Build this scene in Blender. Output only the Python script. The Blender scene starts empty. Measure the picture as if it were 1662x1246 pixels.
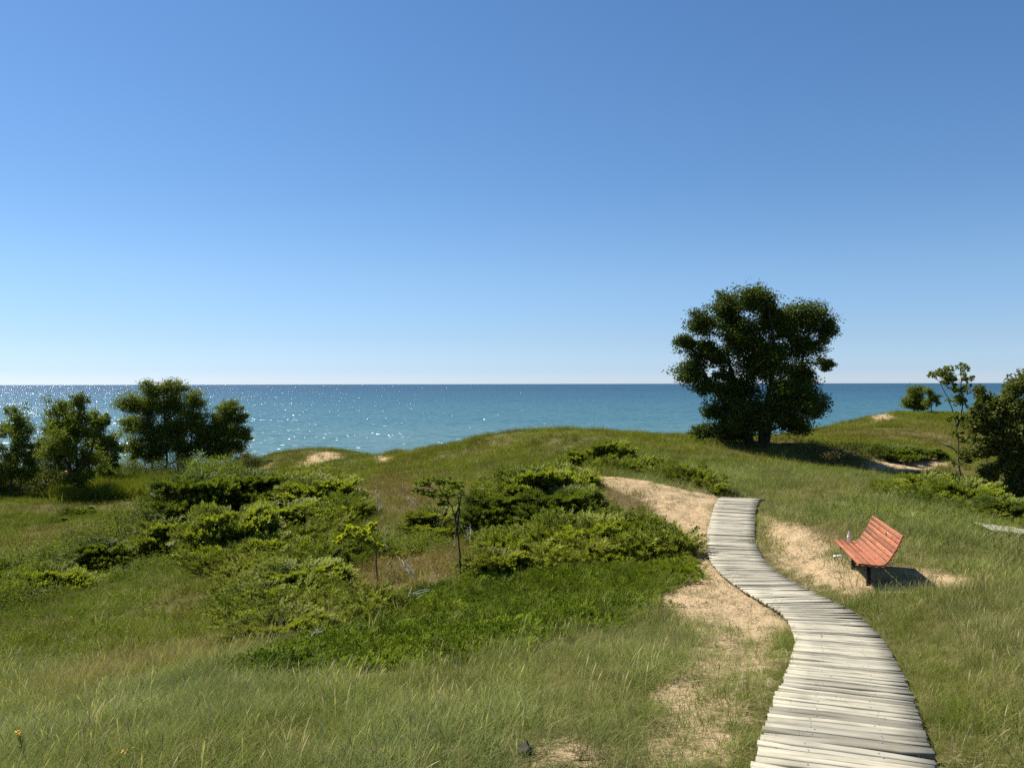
import bpy, math, random
import numpy as np
from mathutils import Vector, Matrix, Euler

# ------------------------------------------------------------------ camera, sky, sun, exposure
R = math.radians
scene = bpy.context.scene
COL = scene.collection
CAMZ = 10.5                      # eye height above the lake
F = 1356.0                       # focal length in photo pixels (photo 1662 wide)
cam_d = bpy.data.cameras.new('camera')
cam = bpy.data.objects.new('camera', cam_d)
COL.objects.link(cam)
cam_d.sensor_width = 36.0
cam_d.lens = F / 1662.0 * 36.0
cam_d.clip_start = 0.05
cam_d.clip_end = 200000.0
cam.location = (0, 0, CAMZ)
cam.rotation_euler = Euler((R(90), 0, 0)).to_matrix().to_euler()
cam.rotation_euler = (Matrix.Rotation(R(90), 3, 'X') @ Matrix.Rotation(-0.0021, 3, 'Z')).to_euler()
scene.camera = cam

SUN_AZ = R(-60)                  # measured from the view direction (+Y), negative = to the left
SUN_EL = R(53)
sund = Vector((math.sin(SUN_AZ) * math.cos(SUN_EL), math.cos(SUN_AZ) * math.cos(SUN_EL), math.sin(SUN_EL)))
sl = bpy.data.lights.new('sun', 'SUN')
sl.energy = 5.0
sl.angle = R(0.53)
sl.color = (1.0, 0.955, 0.88)
so = bpy.data.objects.new('sun', sl)
COL.objects.link(so)
so.rotation_euler = sund.to_track_quat('Z', 'Y').to_euler()

w = bpy.data.worlds.new('World')
scene.world = w
w.use_nodes = True
nt = w.node_tree
nt.nodes.clear()
sky = nt.nodes.new('ShaderNodeTexSky')
sky.sky_type = 'NISHITA'
sky.sun_disc = False
sky.sun_elevation = SUN_EL
sky.sun_rotation = SUN_AZ
sky.altitude = 180
sky.air_density = 1.0
sky.dust_density = 0.3
sky.ozone_density = 2.2
bg = nt.nodes.new('ShaderNodeBackground')
bg.inputs['Strength'].default_value = 0.05
wo = nt.nodes.new('ShaderNodeOutputWorld')
# the Nishita horizon is too yellow (no multiple scattering): cool it by elevation, the same all round
tcw = nt.nodes.new('ShaderNodeTexCoord')
sxyz = nt.nodes.new('ShaderNodeSeparateXYZ')
nt.links.new(tcw.outputs['Generated'], sxyz.inputs[0])
rw = nt.nodes.new('ShaderNodeValToRGB')
stops = [(0.0, (1.05, 1.32, 2.05)), (0.016, (0.84, 1.12, 1.80)), (0.053, (0.82, 1.03, 1.46)), (0.126, (0.86, 1.08, 1.36)), (0.231, (0.76, 1.04, 1.31)), (0.417, (0.73, 1.05, 1.33)), (1.0, (0.73, 1.03, 1.28))]
while len(rw.color_ramp.elements) < len(stops): rw.color_ramp.elements.new(0.5)
for el, (p_, c_) in zip(rw.color_ramp.elements, stops):
    el.position = p_; el.color = (*c_, 1)
nt.links.new(sxyz.outputs[2], rw.inputs[0])
mulw = nt.nodes.new('ShaderNodeMix'); mulw.data_type = 'RGBA'; mulw.blend_type = 'MULTIPLY'; mulw.inputs[0].default_value = 1.0
nt.links.new(sky.outputs[0], mulw.inputs[6]); nt.links.new(rw.outputs[0], mulw.inputs[7])
nt.links.new(mulw.outputs[2], bg.inputs[0])
nt.links.new(bg.outputs[0], wo.inputs[0])

vs = scene.view_settings
vs.view_transform = 'Standard'
vs.look = 'None'
vs.exposure = 0.9
vs.gamma = 1.0
scene.render.engine = 'CYCLES'
scene.cycles.use_denoising = False
scene.cycles.max_bounces = 6
scene.cycles.transparent_max_bounces = 8

rng = np.random.default_rng(7)
random.seed(7)

# ------------------------------------------------------------------ helpers
def py0(px):
    return 623.6 - 3.5 * px / 1662.0

def at(px, py, Y):
    """world point seen at photo pixel px,py at depth Y metres"""
    return np.array([(px - 831.0) / F * Y, Y, CAMZ - (py - py0(px)) / F * Y])

def mesh_np(name, verts, faces4=None, faces3=None, smooth=False):
    me = bpy.data.meshes.new(name)
    verts = np.asarray(verts, np.float32).reshape(-1, 3)
    me.vertices.add(len(verts))
    me.vertices.foreach_set('co', verts.ravel())
    parts, starts, cur = [], [], 0
    for f, n in ((faces4, 4), (faces3, 3)):
        if f is None or len(f) == 0:
            continue
        f = np.asarray(f, np.int32).reshape(-1, n)
        parts.append(f.ravel())
        starts.append(cur + np.arange(len(f)) * n)
        cur += f.size
    if parts:
        li = np.concatenate(parts).astype(np.int32)
        st = np.concatenate(starts).astype(np.int32)
        me.loops.add(len(li))
        me.loops.foreach_set('vertex_index', li)
        me.polygons.add(len(st))
        me.polygons.foreach_set('loop_start', st)
        if smooth:
            me.polygons.foreach_set('use_smooth', np.ones(len(st), bool))
    me.update(calc_edges=True)
    return me

def add_attr(me, name, kind, data):
    a = me.attributes.new(name, kind, 'POINT')
    key = {'FLOAT': 'value', 'INT': 'value', 'FLOAT_VECTOR': 'vector', 'FLOAT_COLOR': 'color'}[kind]
    a.data.foreach_set(key, np.asarray(data, np.int32 if kind == 'INT' else np.float32).ravel())

def obj(name, me, mat=None, parent=None, label=None, cat=None, group=None, kind=None):
    o = bpy.data.objects.new(name, me)
    COL.objects.link(o)
    if mat is not None and me is not None and len(me.materials) == 0:
        me.materials.append(mat)
    if parent is not None:
        o.parent = parent
    if label: o['label'] = label
    if cat: o['category'] = cat
    if group: o['group'] = group
    if kind: o['kind'] = kind
    return o

def empty(name, loc, rz=0.0, **kw):
    o = obj(name, None, **kw)
    o.location = loc
    o.rotation_euler = (0, 0, rz)
    o.empty_display_size = 0.2
    return o

class MB:
    """collects quads/tris"""
    def __init__(s):
        s.v, s.q, s.t, s.n = [], [], [], 0
    def add(s, v, q=None, t=None):
        v = np.asarray(v, float).reshape(-1, 3)
        s.v.append(v)
        if q is not None and len(q): s.q.append(np.asarray(q, int).reshape(-1, 4) + s.n)
        if t is not None and len(t): s.t.append(np.asarray(t, int).reshape(-1, 3) + s.n)
        s.n += len(v)
    def tube(s, pts, rad, seg=6, cap=True):
        pts = np.asarray(pts, float)
        rad = np.broadcast_to(np.asarray(rad, float), (len(pts),))
        tg = np.gradient(pts, axis=0)
        tg /= np.linalg.norm(tg, axis=1)[:, None] + 1e-9
        up = np.array([0.13, 0.21, 1.0]) if abs(tg[0][2]) < 0.9 else np.array([1.0, 0.17, 0.1])
        u = np.cross(tg, up); u /= np.linalg.norm(u, axis=1)[:, None] + 1e-9
        v = np.cross(tg, u)
        an = np.arange(seg) / seg * 2 * np.pi
        ring = pts[:, None, :] + rad[:, None, None] * (np.cos(an)[None, :, None] * u[:, None, :] + np.sin(an)[None, :, None] * v[:, None, :])
        n = len(pts)
        i = np.arange(n - 1)[:, None] * seg
        j = np.arange(seg)[None, :]
        a = i + j; b = i + (j + 1) % seg
        q = np.stack([a, b, b + seg, a + seg], -1).reshape(-1, 4)
        V = ring.reshape(-1, 3)
        t = []
        if cap:
            V = np.vstack([V, pts[-1], pts[0]])
            k = n * seg
            t = [[(n - 1) * seg + x, (n - 1) * seg + (x + 1) % seg, k] for x in range(seg)]
            t += [[(x + 1) % seg, x, k + 1] for x in range(seg)]
        s.add(V, q, t)
    def box(s, c, h, M=None):
        c = np.asarray(c, float); h = np.asarray(h, float)
        sg = np.array([[-1,-1,-1],[1,-1,-1],[1,1,-1],[-1,1,-1],[-1,-1,1],[1,-1,1],[1,1,1],[-1,1,1]], float)
        v = sg * h
        if M is not None: v = v @ np.asarray(M).T
        s.add(v + c, [[0,3,2,1],[4,5,6,7],[0,1,5,4],[1,2,6,5],[2,3,7,6],[3,0,4,7]])
    def mesh(s, name, smooth=False):
        return mesh_np(name, np.vstack(s.v), np.vstack(s.q) if s.q else None, np.vstack(s.t) if s.t else None, smooth)

def hash2(ix, iy, seed):
    h = (ix.astype(np.int64) * 374761393 + iy.astype(np.int64) * 668265263 + seed * 1442695041) & 0xFFFFFFFF
    h = ((h ^ (h >> 13)) * 1274126177) & 0xFFFFFFFF
    return ((h ^ (h >> 16)) & 0xFFFFFF) / float(0xFFFFFF)

def noise(x, y, scale, seed=0):
    x = np.asarray(x, float) / scale; y = np.asarray(y, float) / scale
    ix = np.floor(x); iy = np.floor(y)
    fx = x - ix; fy = y - iy
    fx = fx * fx * (3 - 2 * fx); fy = fy * fy * (3 - 2 * fy)
    a = hash2(ix, iy, seed); b = hash2(ix + 1, iy, seed); c = hash2(ix, iy + 1, seed); d = hash2(ix + 1, iy + 1, seed)
    return (a * (1 - fx) + b * fx) * (1 - fy) + (c * (1 - fx) + d * fx) * fy * 1.0

def fbm(x, y, scale, seed=0, o=3):
    t = 0; am = 1; tot = 0
    for k in range(o):
        t = t + am * noise(x, y, scale / 2 ** k, seed + 17 * k); tot += am; am *= 0.5
    return t / tot

def sstep(a, b, x):
    t = np.clip((x - a) / (b - a), 0, 1)
    return t * t * (3 - 2 * t)

# ------------------------------------------------------------------ materials
def nmat(name):
    m = bpy.data.materials.new(name)
    m.use_nodes = True
    n = m.node_tree
    n.nodes.clear()
    out = n.nodes.new('ShaderNodeOutputMaterial')
    return m, n, out

def N(n, t, **kw):
    x = n.nodes.new(t)
    for k, v in kw.items():
        if k in ('operation', 'blend_type', 'data_type', 'attribute_name', 'attribute_type', 'noise_dimensions', 'wave_type', 'bands_direction', 'interpolation_type', 'vector_type', 'feature', 'distance', 'musgrave_type', 'noise_type'):
            setattr(x, k, v)
        else:
            x.inputs[k].default_value = v
    return x

def L(n, a, b): n.links.new(a, b)

def mixc(n, fac, a, b, bt='MIX'):
    x = n.nodes.new('ShaderNodeMix'); x.data_type = 'RGBA'; x.blend_type = bt
    for i, val in ((0, fac), (6, a), (7, b)):
        if hasattr(val, 'type') and hasattr(val, 'is_output'): n.links.new(val, x.inputs[i])
        else: x.inputs[i].default_value = val if i == 0 else (*val, 1) if len(val) == 3 else val
    return x.outputs[2]

def ramp(n, fac, stops):
    r = n.nodes.new('ShaderNodeValToRGB')
    e = r.color_ramp.elements
    while len(e) < len(stops): e.new(0.5)
    for el, (p, c) in zip(e, stops):
        el.position = p; el.color = (*c, 1)
    n.links.new(fac, r.inputs[0])
    return r.outputs[0]

def leaf_mat(name, c1, c2, trans=0.35, rough=0.6, tintcol=False, spec=0.14, tc=(1.15, 1.25, 0.5)):
    """foliage: colour varies leaf by leaf (attribute var), thin and translucent"""
    m, n, out = nmat(name)
    if tintcol:
        at_ = N(n, 'ShaderNodeAttribute', attribute_name='tint', attribute_type='INSTANCER')
        va = N(n, 'ShaderNodeAttribute', attribute_name='var')
        tip = mixc(n, va.outputs['Fac'], at_.outputs['Color'], (1.25, 1.2, 1.0), 'MULTIPLY')
        col = tip
    else:
        va = N(n, 'ShaderNodeAttribute', attribute_name='var')
        col = mixc(n, va.outputs['Fac'], c1, c2)
    p = N(n, 'ShaderNodeBsdfPrincipled', Roughness=rough)
    p.inputs['Specular IOR Level'].default_value = spec
    L(n, col, p.inputs['Base Color'])
    tr = n.nodes.new('ShaderNodeBsdfTranslucent')
    tcol = mixc(n, 1.0, col, tc, 'MULTIPLY')
    L(n, tcol, tr.inputs['Color'])
    mx = n.nodes.new('ShaderNodeMixShader'); mx.inputs[0].default_value = trans
    L(n, p.outputs[0], mx.inputs[1]); L(n, tr.outputs[0], mx.inputs[2])
    L(n, mx.outputs[0], out.inputs[0])
    return m

def bark_mat(name, c1, c2, scale=30):
    m, n, out = nmat(name)
    tc = n.nodes.new('ShaderNodeTexCoord')
    mp = n.nodes.new('ShaderNodeMapping'); mp.inputs['Scale'].default_value = (1, 1, 0.25)
    L(n, tc.outputs['Object'], mp.inputs[0])
    no = N(n, 'ShaderNodeTexNoise', Scale=scale, Detail=5.0); L(n, mp.outputs[0], no.inputs['Vector'])
    col = ramp(n, no.outputs[0], [(0.3, c1), (0.7, c2)])
    p = N(n, 'ShaderNodeBsdfPrincipled', Roughness=0.85)
    L(n, col, p.inputs['Base Color'])
    b = N(n, 'ShaderNodeBump', Strength=0.6, Distance=0.02); L(n, no.outputs[0], b.inputs['Height']); L(n, b.outputs[0], p.inputs['Normal'])
    L(n, p.outputs[0], out.inputs[0])
    return m

def ground_mat():
    m, n, out = nmat('dune_ground')
    geo = n.nodes.new('ShaderNodeNewGeometry')
    gc = N(n, 'ShaderNodeAttribute', attribute_name='gcol')
    sa = N(n, 'ShaderNodeAttribute', attribute_name='sand')
    no = N(n, 'ShaderNodeTexNoise', Scale=3.5, Detail=7.0, Roughness=0.65); L(n, geo.outputs['Position'], no.inputs['Vector'])
    no2 = N(n, 'ShaderNodeTexNoise', Scale=28.0, Detail=5.0, Roughness=0.7); L(n, geo.outputs['Position'], no2.inputs['Vector'])
    no3 = N(n, 'ShaderNodeTexNoise', Scale=160.0, Detail=3.0); L(n, geo.outputs['Position'], no3.inputs['Vector'])
    # sand edge broken up by noise
    ad = N(n, 'ShaderNodeMath', operation='MULTIPLY_ADD'); L(n, no.outputs[0], ad.inputs[0]); ad.inputs[1].default_value = 0.9; L(n, sa.outputs['Fac'], ad.inputs[2])
    ad2 = N(n, 'ShaderNodeMath', operation='MULTIPLY_ADD'); L(n, no2.outputs[0], ad2.inputs[0]); ad2.inputs[1].default_value = 0.45; L(n, ad.outputs[0], ad2.inputs[2])
    mr = N(n, 'ShaderNodeMapRange'); L(n, ad2.outputs[0], mr.inputs[0]); mr.inputs[1].default_value = 1.0; mr.inputs[2].default_value = 1.32
    sandc = ramp(n, no2.outputs[0], [(0.25, (0.29, 0.20, 0.105)), (0.5, (0.41, 0.295, 0.165)), (0.75, (0.50, 0.375, 0.225))])
    grit = ramp(n, no3.outputs[0], [(0.3, (0.78, 0.76, 0.72)), (0.6, (1, 1, 1))])
    sandc = mixc(n, 0.6, sandc, grit, 'MULTIPLY')
    lit = ramp(n, no2.outputs[0], [(0.3, (0.55, 0.5, 0.45)), (0.5, (1, 1, 1)), (0.72, (1.5, 1.42, 1.2))])
    gcol = mixc(n, 1.0, gc.outputs['Color'], lit, 'MULTIPLY')
    col = mixc(n, mr.outputs[0], gcol, sandc)
    p = N(n, 'ShaderNodeBsdfPrincipled', Roughness=0.95); p.inputs['Specular IOR Level'].default_value = 0.1
    L(n, col, p.inputs['Base Color'])
    vo = N(n, 'ShaderNodeTexVoronoi', feature='SMOOTH_F1', Scale=3.6); L(n, geo.outputs['Position'], vo.inputs['Vector'])
    hv = N(n, 'ShaderNodeMath', operation='MULTIPLY_ADD'); L(n, vo.outputs['Distance'], hv.inputs[0]); hv.inputs[1].default_value = 1.3; L(n, no.outputs[0], hv.inputs[2])
    hs = N(n, 'ShaderNodeMath', operation='MULTIPLY_ADD'); L(n, no2.outputs[0], hs.inputs[0]); hs.inputs[1].default_value = 0.28; L(n, hv.outputs[0], hs.inputs[2])
    b = N(n, 'ShaderNodeBump', Strength=0.8, Distance=0.085); L(n, hs.outputs[0], b.inputs['Height']); L(n, b.outputs[0], p.inputs['Normal'])
    L(n, p.outputs[0], out.inputs[0])
    return m

def water_mat():
    m, n, out = nmat('lake_water')
    geo = n.nodes.new('ShaderNodeNewGeometry')
    mp = n.nodes.new('ShaderNodeMapping'); mp.inputs['Scale'].default_value = (0.5, 1.0, 1.0); mp.inputs['Rotation'].default_value = (0, 0, R(-10))
    L(n, geo.outputs['Position'], mp.inputs[0])
    # facet slopes of the waves at two sizes; gusts make some areas rougher
    n1 = N(n, 'ShaderNodeTexNoise', Scale=0.85, Detail=2.0, Roughness=0.6); L(n, mp.outputs[0], n1.inputs['Vector'])
    n2 = N(n, 'ShaderNodeTexNoise', Scale=0.09, Detail=3.0, Roughness=0.65); L(n, mp.outputs[0], n2.inputs['Vector'])
    n3 = N(n, 'ShaderNodeTexNoise', Scale=0.012, Detail=4.0, Roughness=0.6); L(n, mp.outputs[0], n3.inputs['Vector'])
    def vm(op, a, b):
        x = N(n, 'ShaderNodeVectorMath', operation=op)
        for i, q in enumerate((a, b)):
            if isinstance(q, tuple): x.inputs[i].default_value = q
            else: L(n, q, x.inputs[i])
        return x.outputs[0]
    s1 = vm('MULTIPLY', vm('SUBTRACT', n1.outputs['Color'], (0.5, 0.5, 0.5)), (3.3, 3.3, 0))
    s2 = vm('MULTIPLY', vm('SUBTRACT', n2.outputs['Color'], (0.5, 0.5, 0.5)), (1.5, 1.5, 0))
    nv = N(n, 'ShaderNodeVectorMath', operation='NORMALIZE'); L(n, vm('ADD', vm('ADD', s1, s2), (0, 0, 1)), nv.inputs[0])
    # water gets deeper (less sandy teal) away from the shore
    sx = n.nodes.new('ShaderNodeSeparateXYZ'); L(n, geo.outputs['Position'], sx.inputs[0])
    wob = N(n, 'ShaderNodeMath', operation='MULTIPLY_ADD'); L(n, n3.outputs[0], wob.inputs[0]); wob.inputs[1].default_value = 140.0; L(n, sx.outputs[1], wob.inputs[2])
    mr = N(n, 'ShaderNodeMapRange'); L(n, wob.outputs[0], mr.inputs[0]); mr.inputs[1].default_value = 160; mr.inputs[2].default_value = 1600
    col = ramp(n, mr.outputs[0], [(0.0, (0.07, 0.135, 0.13)), (0.10, (0.03, 0.095, 0.115)), (0.35, (0.014, 0.066, 0.098)), (1.0, (0.008, 0.045, 0.08))])
    body = n.nodes.new('ShaderNodeBsdfDiffuse'); L(n, col, body.inputs['Color'])
    gl = N(n, 'ShaderNodeBsdfGlossy', Roughness=0.20); gl.inputs['Color'].default_value = (1, 1, 1, 1); L(n, nv.outputs[0], gl.inputs['Normal'])
    # waves hide each other at grazing angles, so the mean reflectance stays well below the flat-water Fresnel value
    fr = N(n, 'ShaderNodeFresnel', IOR=1.333); L(n, nv.outputs[0], fr.inputs['Normal'])
    mn = N(n, 'ShaderNodeMath', operation='MINIMUM'); L(n, fr.outputs[0], mn.inputs[0]); mn.inputs[1].default_value = 0.28
    mx = n.nodes.new('ShaderNodeMixShader'); L(n, mn.outputs[0], mx.inputs[0]); L(n, body.outputs[0], mx.inputs[1]); L(n, gl.outputs[0], mx.inputs[2])
    L(n, mx.outputs[0], out.inputs[0])
    return m

def wood_mat(name, dark, light, gscale=1.0, rough=0.8, per_obj=0.5):
    """weathered or painted timber, grain along local X"""
    m, n, out = nmat(name)
    tc = n.nodes.new('ShaderNodeTexCoord')
    oi = n.nodes.new('ShaderNodeObjectInfo')
    mp = n.nodes.new('ShaderNodeMapping'); mp.inputs['Scale'].default_value = (1.6 * gscale, 95 * gscale, 95 * gscale)
    L(n, tc.outputs['Object'], mp.inputs[0])
    cb = n.nodes.new('ShaderNodeCombineXYZ')
    mu = N(n, 'ShaderNodeMath', operation='MULTIPLY'); L(n, oi.outputs['Random'], mu.inputs[0]); mu.inputs[1].default_value = 97.0
    L(n, mu.outputs[0], cb.inputs[0]); L(n, mu.outputs[0], cb.inputs[1]); L(n, cb.outputs[0], mp.inputs['Location'])
    no = N(n, 'ShaderNodeTexNoise', Scale=1.0, Detail=6.0, Roughness=0.65); L(n, mp.outputs[0], no.inputs['Vector'])
    no2 = N(n, 'ShaderNodeTexNoise', Scale=2.2, Detail=4.0, Roughness=0.6); L(n, tc.outputs['Object'], no2.inputs['Vector'])
    ofs = N(n, 'ShaderNodeVectorMath', operation='ADD'); L(n, tc.outputs['Object'], ofs.inputs[0]); L(n, cb.outputs[0], ofs.inputs[1]); L(n, ofs.outputs[0], no2.inputs['Vector'])
    col = ramp(n, no.outputs[0], [(0.3, dark), (0.55, light), (0.8, tuple(min(1, c * 1.15) for c in light))])
    rv = ramp(n, oi.outputs['Random'], [(0.0, (1 - per_obj,) * 3), (0.5, (1, 1, 1)), (1.0, (1 + per_obj * 0.4, 1 + per_obj * 0.38, 1 + per_obj * 0.33))])
    col = mixc(n, 1.0, col, rv, 'MULTIPLY')
    bl = ramp(n, no2.outputs[0], [(0.33, (0.62, 0.60, 0.55)), (0.55, (1, 1, 1))])
    col = mixc(n, 0.8, col, bl, 'MULTIPLY')
    p = N(n, 'ShaderNodeBsdfPrincipled', Roughness=rough); p.inputs['Specular IOR Level'].default_value = 0.25
    L(n, col, p.inputs['Base Color'])
    b = N(n, 'ShaderNodeBump', Strength=0.5, Distance=0.004); L(n, no.outputs[0], b.inputs['Height']); L(n, b.outputs[0], p.inputs['Normal'])
    L(n, p.outputs[0], out.inputs[0])
    return m

def plain_mat(name, c, rough=0.5, metal=0.0, nscale=40, var=0.15):
    m, n, out = nmat(name)
    tc = n.nodes.new('ShaderNodeTexCoord')
    no = N(n, 'ShaderNodeTexNoise', Scale=nscale, Detail=4.0); L(n, tc.outputs['Object'], no.inputs['Vector'])
    col = ramp(n, no.outputs[0], [(0.3, tuple(x * (1 - var) for x in c)), (0.7, tuple(min(1, x * (1 + var)) for x in c))])
    p = N(n, 'ShaderNodeBsdfPrincipled', Roughness=rough, Metallic=metal)
    L(n, col, p.inputs['Base Color'])
    L(n, p.outputs[0], out.inputs[0])
    return m

M_GROUND = ground_mat()
M_WATER = water_mat()
M_PLANK = wood_mat('weathered_planks', (0.25, 0.222, 0.162), (0.37, 0.342, 0.26), 1.0, 0.9, 0.42)
M_STRINGER = wood_mat('dark_stringer', (0.05, 0.045, 0.035), (0.12, 0.10, 0.08))
M_BENCH = wood_mat('red_painted_slats', (0.265, 0.090, 0.040), (0.335, 0.122, 0.058), 0.8, 0.6, 0.26)
M_STEEL = plain_mat('black_steel', (0.015, 0.015, 0.015), 0.45, 0.6)
M_ZINC = plain_mat('zinc', (0.6, 0.6, 0.58), 0.35, 0.8)
M_PLAQUE = plain_mat('plaque_metal', (0.16, 0.13, 0.11), 0.4, 0.7)
M_BARK = bark_mat('grey_bark', (0.03, 0.026, 0.02), (0.10, 0.085, 0.065))
M_BARKDARK = bark_mat('dark_bark', (0.012, 0.010, 0.008), (0.036, 0.030, 0.023))
M_BIRCH = bark_mat('pale_bark', (0.12, 0.11, 0.095), (0.5, 0.48, 0.44), 18)
M_DEAD = bark_mat('bleached_wood', (0.22, 0.20, 0.17), (0.50, 0.47, 0.42), 25)
M_LEAF_TREE = leaf_mat('leaf_dark_green', (0.036, 0.056, 0.008), (0.10, 0.125, 0.018), 0.34)
M_LEAF_MID = leaf_mat('leaf_mid_green', (0.085, 0.112, 0.013), (0.18, 0.205, 0.03), 0.40)
M_LEAF_LIGHT = leaf_mat('leaf_light_green', (0.12, 0.155, 0.016), (0.22, 0.25, 0.03), 0.38)
M_LEAF_YEL = leaf_mat('leaf_yellow_green', (0.34, 0.36, 0.02), (0.50, 0.50, 0.05), 0.5)
M_LEAF_OLIVE = leaf_mat('leaf_olive', (0.07, 0.086, 0.013), (0.15, 0.158, 0.032), 0.36)
M_LEAF_RUST = leaf_mat('leaf_rust', (0.11, 0.07, 0.03), (0.13, 0.12, 0.035), 0.3)
M_JUN = leaf_mat('juniper_needles', (0.07, 0.09, 0.012), (0.30, 0.32, 0.045), 0.38, 0.6)
M_JUN_DARK = leaf_mat('juniper_needles_dark', (0.045, 0.065, 0.010), (0.17, 0.20, 0.030), 0.33, 0.6)
M_JUN_YEL = leaf_mat('juniper_needles_yellowed', (0.085, 0.098, 0.014), (0.28, 0.285, 0.04), 0.36, 0.6)
M_GRASS = leaf_mat('grass_blades', None, None, 0.3, 0.7, tintcol=True, spec=0.06, tc=(1.1, 1.2, 0.6))
M_YELLOW = plain_mat('yellow_petals', (0.75, 0.42, 0.02), 0.6)
M_STEM = plain_mat('green_stem', (0.09, 0.11, 0.03), 0.7)

# ------------------------------------------------------------------ boardwalk line (left/right edge pixels -> plan)
PW = 0.95                                    # plank length
_edges = [(1246, 1228, 1511), (1171, 1251, 1487), (1137, 1263, 1478), (1089, 1283, 1460), (1060, 1292, 1442), (1036, 1293.5, 1429),
          (1009, 1284, 1403), (989, 1268, 1376), (960, 1213, 1321), (939, 1187, 1277), (919, 1161, 1250), (903, 1152, 1237), (887, 1148, 1228),
          (868, 1148, 1223), (850, 1151, 1223), (829, 1157, 1225), (808, 1167, 1230)]
_pp = []
for (py, l, r) in _edges:
    Y = PW * F / (r - l)
    _pp.append(at((l + r) / 2, py, Y))
_pp = np.array(_pp)
_pp[:, 1] = np.maximum.accumulate(_pp[:, 1] + np.arange(len(_pp)) * 1e-3)
# smooth depth along the line, keep the pixel row (z from row)
rows = np.array([e[0] for e in _edges], float); cpx = np.array([(e[1] + e[2]) / 2 for e in _edges])
Ys = np.array([4.55, 5.47, 6.05, 7.3, 8.45, 9.3, 10.3, 11.0, 12.1, 13.2, 14.2, 15.05, 15.95, 17.1, 18.1, 19.2, 20.1])
_pp = np.array([at(c, r_, y) for c, r_, y in zip(cpx, rows, Ys)])
_pp = np.vstack([[0.6, 1.5, CAMZ - 1.80], [1.15, 3.0, CAMZ - 1.95], _pp, [5.95, 21.2, CAMZ - 2.93], [6.6, 22.4, CAMZ - 3.2]])
def catmull(P, per=12):
    P = np.asarray(P, float); out = []
    Q = np.vstack([2 * P[0] - P[1], P, 2 * P[-1] - P[-2]])
    for i in range(1, len(Q) - 2):
        t = np.linspace(0, 1, per, endpoint=False)[:, None]
        p0, p1, p2, p3 = Q[i - 1], Q[i], Q[i + 1], Q[i + 2]
        out.append(0.5 * ((2 * p1) + (-p0 + p2) * t + (2 * p0 - 5 * p1 + 4 * p2 - p3) * t * t + (-p0 + 3 * p1 - 3 * p2 + p3) * t ** 3))
    return np.vstack(out + [P[-1:]])
PATH = catmull(_pp, 14)
for _ in range(14):                          # relax kinks
    PATH[1:-1] = 0.25 * PATH[:-2] + 0.5 * PATH[1:-1] + 0.25 * PATH[2:]

# ------------------------------------------------------------------ dune surface
ctrl = []
def cp(px, py, Y): ctrl.append(at(px, py, Y))
def cw(x, y, drop): ctrl.append(np.array([x, y, CAMZ - drop]))
for p in (PATH[::14]):
    ctrl.append(p - np.array([0, 0, 0.06]))
# foreground
for a in [(0, 1246, 5.1), (400, 1246, 4.8), (800, 1246, 4.65), (1050, 1246, 4.6), (1640, 1246, 4.5), (300, 1090, 8.4), (600, 1075, 8.7), (850, 1050, 9.0), (20, 1160, 7.3),
          (1060, 1080, 7.7), (1170, 1150, 6.2), (1560, 1100, 6.6), (1640, 1000, 8.6), (1600, 950, 10.6), (1530, 960, 11.4), (1480, 1020, 9.0)]: cp(*a)
# hollow on the left and its far slope
for a in [(100, 1075, 11.5), (0, 1000, 17), (200, 960, 19), (90, 890, 30), (400, 910, 20.5), (300, 1010, 14.5), (500, 1005, 12.6), (620, 985, 12.6), (748, 937, 15), (900, 985, 12.2), (1040, 1000, 10.8),
          (1000, 905, 15.8), (1090, 940, 13.5), (870, 900, 17), (900, 835, 20), (1000, 830, 19.5), (600, 800, 29), (520, 840, 25), (480, 775, 38), (750, 765, 31), (680, 860, 21), (900, 745, 32), (1040, 790, 22), (990, 772, 24),
          (1090, 745, 32), (1130, 790, 23.5), (350, 905, 22), (250, 900, 25), (200, 835, 42), (50, 850, 38), (0, 815, 46), (125, 810, 50), (240, 800, 51), (300, 775, 60), (420, 765, 55)]: cp(*a)
# ridge skyline
RIDGE = [(-250, 800, 62), (-100, 795, 62), (0, 772, 62), (120, 770, 64), (230, 763, 66), (330, 762, 66), (415, 742, 64), (470, 728, 63), (530, 724, 62), (590, 730, 62), (607, 734, 61.5), (622, 740, 61), (645, 735, 60.5),
         (660, 728, 60), (720, 722, 58), (760, 711, 54), (800, 701, 51), (850, 694, 48), (900, 691, 46.5), (960, 690, 46), (1020, 694, 46.5), (1090, 701, 48), (1150, 707, 50), (1250, 705, 58), (1330, 692, 70), (1370, 682, 78), (1410, 672, 82), (1450, 668, 84),
         (1520, 667, 86), (1600, 668, 88), (1750, 668, 88)]
for (px, py, Y) in RIDGE:
    py += 340.0 / Y                      # the grass stands about a quarter metre above the sand
    cp(px, py, Y)
    p = at(px, py, Y)
    ctrl.append(p * np.array([1.06, 1.0, 1.0]) + np.array([0, 4.0, -0.7]))
    sh = 94.0 if px < 500 else 102.0
    ctrl.append(np.array([p[0] * 1.15, sh, 0.9]))
    ctrl.append(np.array([p[0] * 1.3, sh + 11, -0.5]))
    ctrl.append(np.array([p[0] * 1.4, 135.0, -2.0]))
for a in [(622, 752, 50), (660, 744, 50), (720, 731, 51), (760, 718, 49), (800, 707, 46), (690, 748, 44), (640, 768, 42), (770, 738, 41), (1450, 674, 78), (1480, 674, 79), (1520, 674, 80), (1600, 674, 81), (1500, 682, 73), (1560, 684, 73)]: cp(*a)
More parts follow.
